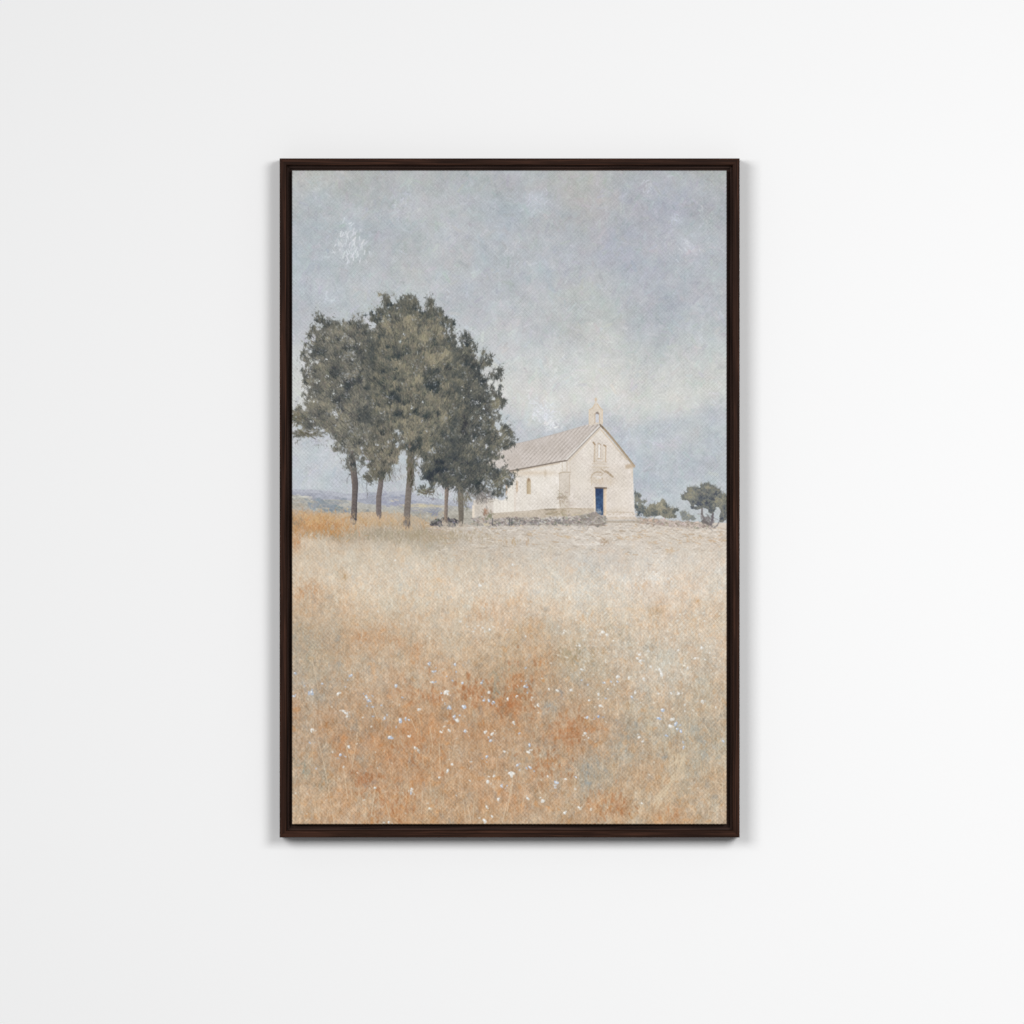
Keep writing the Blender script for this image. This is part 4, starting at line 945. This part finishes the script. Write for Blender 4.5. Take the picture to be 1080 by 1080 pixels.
# grass tufts over the feet of the trunks
for x, y in [(373,550),(400,547),(429,556),(470,552),(486,553)]:
    flick(x, y + 1, 4, 1.4, 40, (196, 172, 142) if x < 440 else (190, 178, 164), 3, .9, 1.57, .35, .7)
flick(335, 545, 18, 3, 120, (206, 172, 130), 4, .9, 1.6, .4, .6)
flick(340, 556, 20, 5, 160, (188, 138, 88), 4, 1.0, 1.6, .5, .45)
flick(415, 547, 26, 3, 140, (204, 174, 136), 4, .9, 1.6, .4, .5)

# printed cloth: faint tone of the weave, then the range a print can hold
fine = rng.normal(0, 1, (GH, GW)).astype(np.float32)
fine = (fine + np.roll(fine, 1, 0) + np.roll(fine, 1, 1) + np.roll(fine, (1, 1), (0, 1))) * .5
img += fine[..., None] * 2.6 + (noise(2.2, 2.2, 300, 2, .7) * 1.5)[..., None]
img = np.clip(img, 18, 250)

# ------------------------------------------------------------------ turn the painted sheet into meshes
lin = img / 255.0
lin = np.where(lin <= 0.04045, lin / 12.92, ((lin + 0.055) / 1.055) ** 2.4)
RGBA = np.concatenate([lin, np.ones((GH, GW, 1))], axis=2).astype(np.float32)

def canvas_material(name, sheen=0.25):
    m, nt, b = new_mat(name)
    at = nt.nodes.new('ShaderNodeVertexColor'); at.layer_name = 'print'
    tc = nt.nodes.new('ShaderNodeTexCoord')
    nt.links.new(at.outputs['Color'], b.inputs['Base Color'])
    b.inputs['Roughness'].default_value = 0.8
    b.inputs['Specular IOR Level'].default_value = sheen
    # plain weave: threads over and under, slightly uneven
    sep = nt.nodes.new('ShaderNodeSeparateXYZ')
    nz = nt.nodes.new('ShaderNodeTexNoise'); nz.inputs['Scale'].default_value = 45.0; nz.inputs['Detail'].default_value = 2.0
    nt.links.new(tc.outputs['Object'], nz.inputs['Vector'])
    mixv = nt.nodes.new('ShaderNodeVectorMath'); mixv.operation = 'MULTIPLY_ADD'
    nt.links.new(nz.outputs['Color'], mixv.inputs[0])
    mixv.inputs[1].default_value = (0.0005, 0.0005, 0.0005)
    nt.links.new(tc.outputs['Object'], mixv.inputs[2])
    nt.links.new(mixv.outputs['Vector'], sep.inputs['Vector'])
    def sine(sock, period):
        a = nt.nodes.new('ShaderNodeMath'); a.operation = 'MULTIPLY'
        nt.links.new(sock, a.inputs[0]); a.inputs[1].default_value = 2 * math.pi / period
        s = nt.nodes.new('ShaderNodeMath'); s.operation = 'SINE'
        nt.links.new(a.outputs[0], s.inputs[0])
        return s.outputs[0]
    pr = nt.nodes.new('ShaderNodeMath'); pr.operation = 'MULTIPLY'
    nt.links.new(sine(sep.outputs['X'], WEAVE), pr.inputs[0])
    nt.links.new(sine(sep.outputs['Z'], WEAVE), pr.inputs[1])
    am = nt.nodes.new('ShaderNodeTexNoise'); am.inputs['Scale'].default_value = 30.0; am.inputs['Detail'].default_value = 3.0
    nt.links.new(tc.outputs['Object'], am.inputs['Vector'])
    mr = nt.nodes.new('ShaderNodeMapRange')
    mr.inputs['From Min'].default_value = 0.3; mr.inputs['From Max'].default_value = 0.7
    mr.inputs['To Min'].default_value = 0.35; mr.inputs['To Max'].default_value = 1.25
    nt.links.new(am.outputs['Fac'], mr.inputs['Value'])
    pr2 = nt.nodes.new('ShaderNodeMath'); pr2.operation = 'MULTIPLY'
    nt.links.new(pr.outputs[0], pr2.inputs[0]); nt.links.new(mr.outputs['Result'], pr2.inputs[1])
    slub = nt.nodes.new('ShaderNodeTexNoise'); slub.inputs['Scale'].default_value = 420.0; slub.inputs['Detail'].default_value = 2.0
    nt.links.new(tc.outputs['Object'], slub.inputs['Vector'])
    ad = nt.nodes.new('ShaderNodeMath'); ad.operation = 'MULTIPLY_ADD'
    nt.links.new(slub.outputs['Fac'], ad.inputs[0]); ad.inputs[1].default_value = 0.8
    nt.links.new(pr2.outputs[0], ad.inputs[2])
    bp = nt.nodes.new('ShaderNodeBump')
    bp.inputs['Strength'].default_value = 1.0
    bp.inputs['Distance'].default_value = WEAVE_H
    nt.links.new(ad.outputs[0], bp.inputs['Height'])
    nt.links.new(bp.outputs['Normal'], b.inputs['Normal'])
    return m

WEAVE = 0.0056
WEAVE_H = 0.00036
PRINT = canvas_material('printed_canvas')

# depth of the sheet: the cloth folds over a rounded edge and back along the sides
dist = np.minimum(np.minimum(X - CX0, CX1 - X), np.minimum(Y - CY0, CY1 - Y)) * S
R_EDGE = 0.0016
dd = np.clip(dist, 0, R_EDGE)
depth = R_EDGE - np.sqrt(np.maximum(R_EDGE ** 2 - (R_EDGE - dd) ** 2, 0))
PXs = (X - 540.0) * S; PZs = (540.0 - Y) * S
# one more ring of points straight back along the sides
def pad(a): return np.pad(a, ((1, 1), (1, 1)) + ((0, 0),) * (a.ndim - 2), mode='edge')
PXp, PZp, DPp, LAB, COLr = pad(PXs), pad(PZs), pad(depth), pad(lab), pad(RGBA)
DPp[0, :] = DPp[-1, :] = 0.030; DPp[:, 0] = DPp[:, -1] = 0.030
HH, WW = DPp.shape
vid = np.arange(HH * WW).reshape(HH, WW)
quads = np.stack([vid[:-1, :-1], vid[1:, :-1], vid[1:, 1:], vid[:-1, 1:]], axis=-1).reshape(-1, 4)
flab = LAB[:-1, :-1].reshape(-1)
COORD = np.stack([PXp, DPp, PZp], axis=-1).reshape(-1, 3).astype(np.float32)
COLF = COLr.reshape(-1, 4)

def sheet(name, ids, parent, label=None, window=None):
    sel = np.isin(flab, ids)
    if window is not None:                         # restrict to a box in picture units
        x0, y0, x1, y1 = window
        fx = COORD[quads[:, 0], 0] / S + 540; fy = 540 - COORD[quads[:, 0], 2] / S
        sel &= (fx >= x0) & (fx < x1) & (fy >= y0) & (fy < y1)
    q = quads[sel]
    used, inv = np.unique(q, return_inverse=True)
    inv = inv.reshape(-1, 4).astype(np.int32)
    me = bpy.data.meshes.new(name)
    me.vertices.add(len(used)); me.loops.add(inv.size); me.polygons.add(len(inv))
    me.vertices.foreach_set('co', COORD[used].ravel())
    me.loops.foreach_set('vertex_index', inv.ravel())
    me.polygons.foreach_set('loop_start', np.arange(0, inv.size, 4, dtype=np.int32))
    me.polygons.foreach_set('use_smooth', np.ones(len(inv), bool))
    a = me.color_attributes.new('print', 'FLOAT_COLOR', 'POINT')
    a.data.foreach_set('color', COLF[used].ravel())
    me.update(calc_edges=True)
    me.materials.append(PRINT)
    o = bpy.data.objects.new(name, me)
    COL.objects.link(o); o.parent = parent
    if label: o['label'] = label
    return o

sheet('painted_sky', [SKY], root)
sheet('painted_hills', [HILL], root)
sheet('painted_meadow', [FIELD], root)
sheet('painted_stone_wall', [SWALL], root)
chapel = sheet('painted_chapel', [CH_WALL], root)
sheet('roof', [CH_ROOF], chapel)
sheet('bell_gable', [CH_BELL], chapel)
sheet('door', [CH_DOOR], chapel, 'blue door with dark lintel')
sheet('annex', [CH_ANNEX], chapel)
sheet('door_hood', [CH_HOOD], chapel)
sheet('window', [CH_WIN_SIDE], chapel, 'arched window in the side wall', (550, 495, 565, 530))
sheet('window', [CH_WIN_SIDE], chapel, 'arched side window nearest the pines', (540, 495, 550, 530))
sheet('window', [CH_WIN_FRONT], chapel, 'white middle slit window in the gable', (630, 460, 635, 490))
sheet('window', [CH_WIN_FRONT], chapel, 'left slit window in the gable', (624, 460, 630, 490))
sheet('window', [CH_WIN_FRONT], chapel, 'right slit window in the gable', (635, 460, 642, 490))
for k, text in ((1, 'painted pine at the left edge with a dark leaning trunk'), (2, 'small low painted pine between two taller ones'), (3, 'tallest painted pine in the middle of the clump'),
                (4, 'painted pine with a thin reddish trunk and dark low crown'), (5, 'dark painted pine nearest the chapel')):
    t_ = sheet('painted_pine', [TREE[k]], root, text)
    sheet('trunk', [TREE[k] + 1], t_)
sheet('painted_bush', [BUSH1], root, 'dark painted bush against the chapel corner')
sheet('painted_bush', [BUSH2], root, 'pointed olive green painted bush')
sheet('painted_bush', [BUSH3], root, 'small faint painted bush by the olive tree')
ol = sheet('painted_olive_tree', [OLIVE], root)
sheet('trunk', [OLIVE_TRUNK], ol)

# the stretched body under the printed cloth
def box(name, x0, x1, y0, y1, z0, z1, mat, parent):
    v = [(x0, y0, z0), (x1, y0, z0), (x1, y1, z0), (x0, y1, z0), (x0, y0, z1), (x1, y0, z1), (x1, y1, z1), (x0, y1, z1)]
    f = [(0, 1, 5, 4), (1, 2, 6, 5), (2, 3, 7, 6), (3, 0, 4, 7), (4, 5, 6, 7), (3, 2, 1, 0)]
    return mesh_obj(name, v, f, mat, parent)
m_raw, nt_, b_ = new_mat('raw_canvas')
b_.inputs['Base Color'].default_value = (0.55, 0.51, 0.44, 1); b_.inputs['Roughness'].default_value = 0.9
box('stretched_backing', px(CX0) + .003, px(CX1) - .003, 0.0022, 0.0148, pz(CY1) + .003, pz(CY0) - .003, m_raw, root)
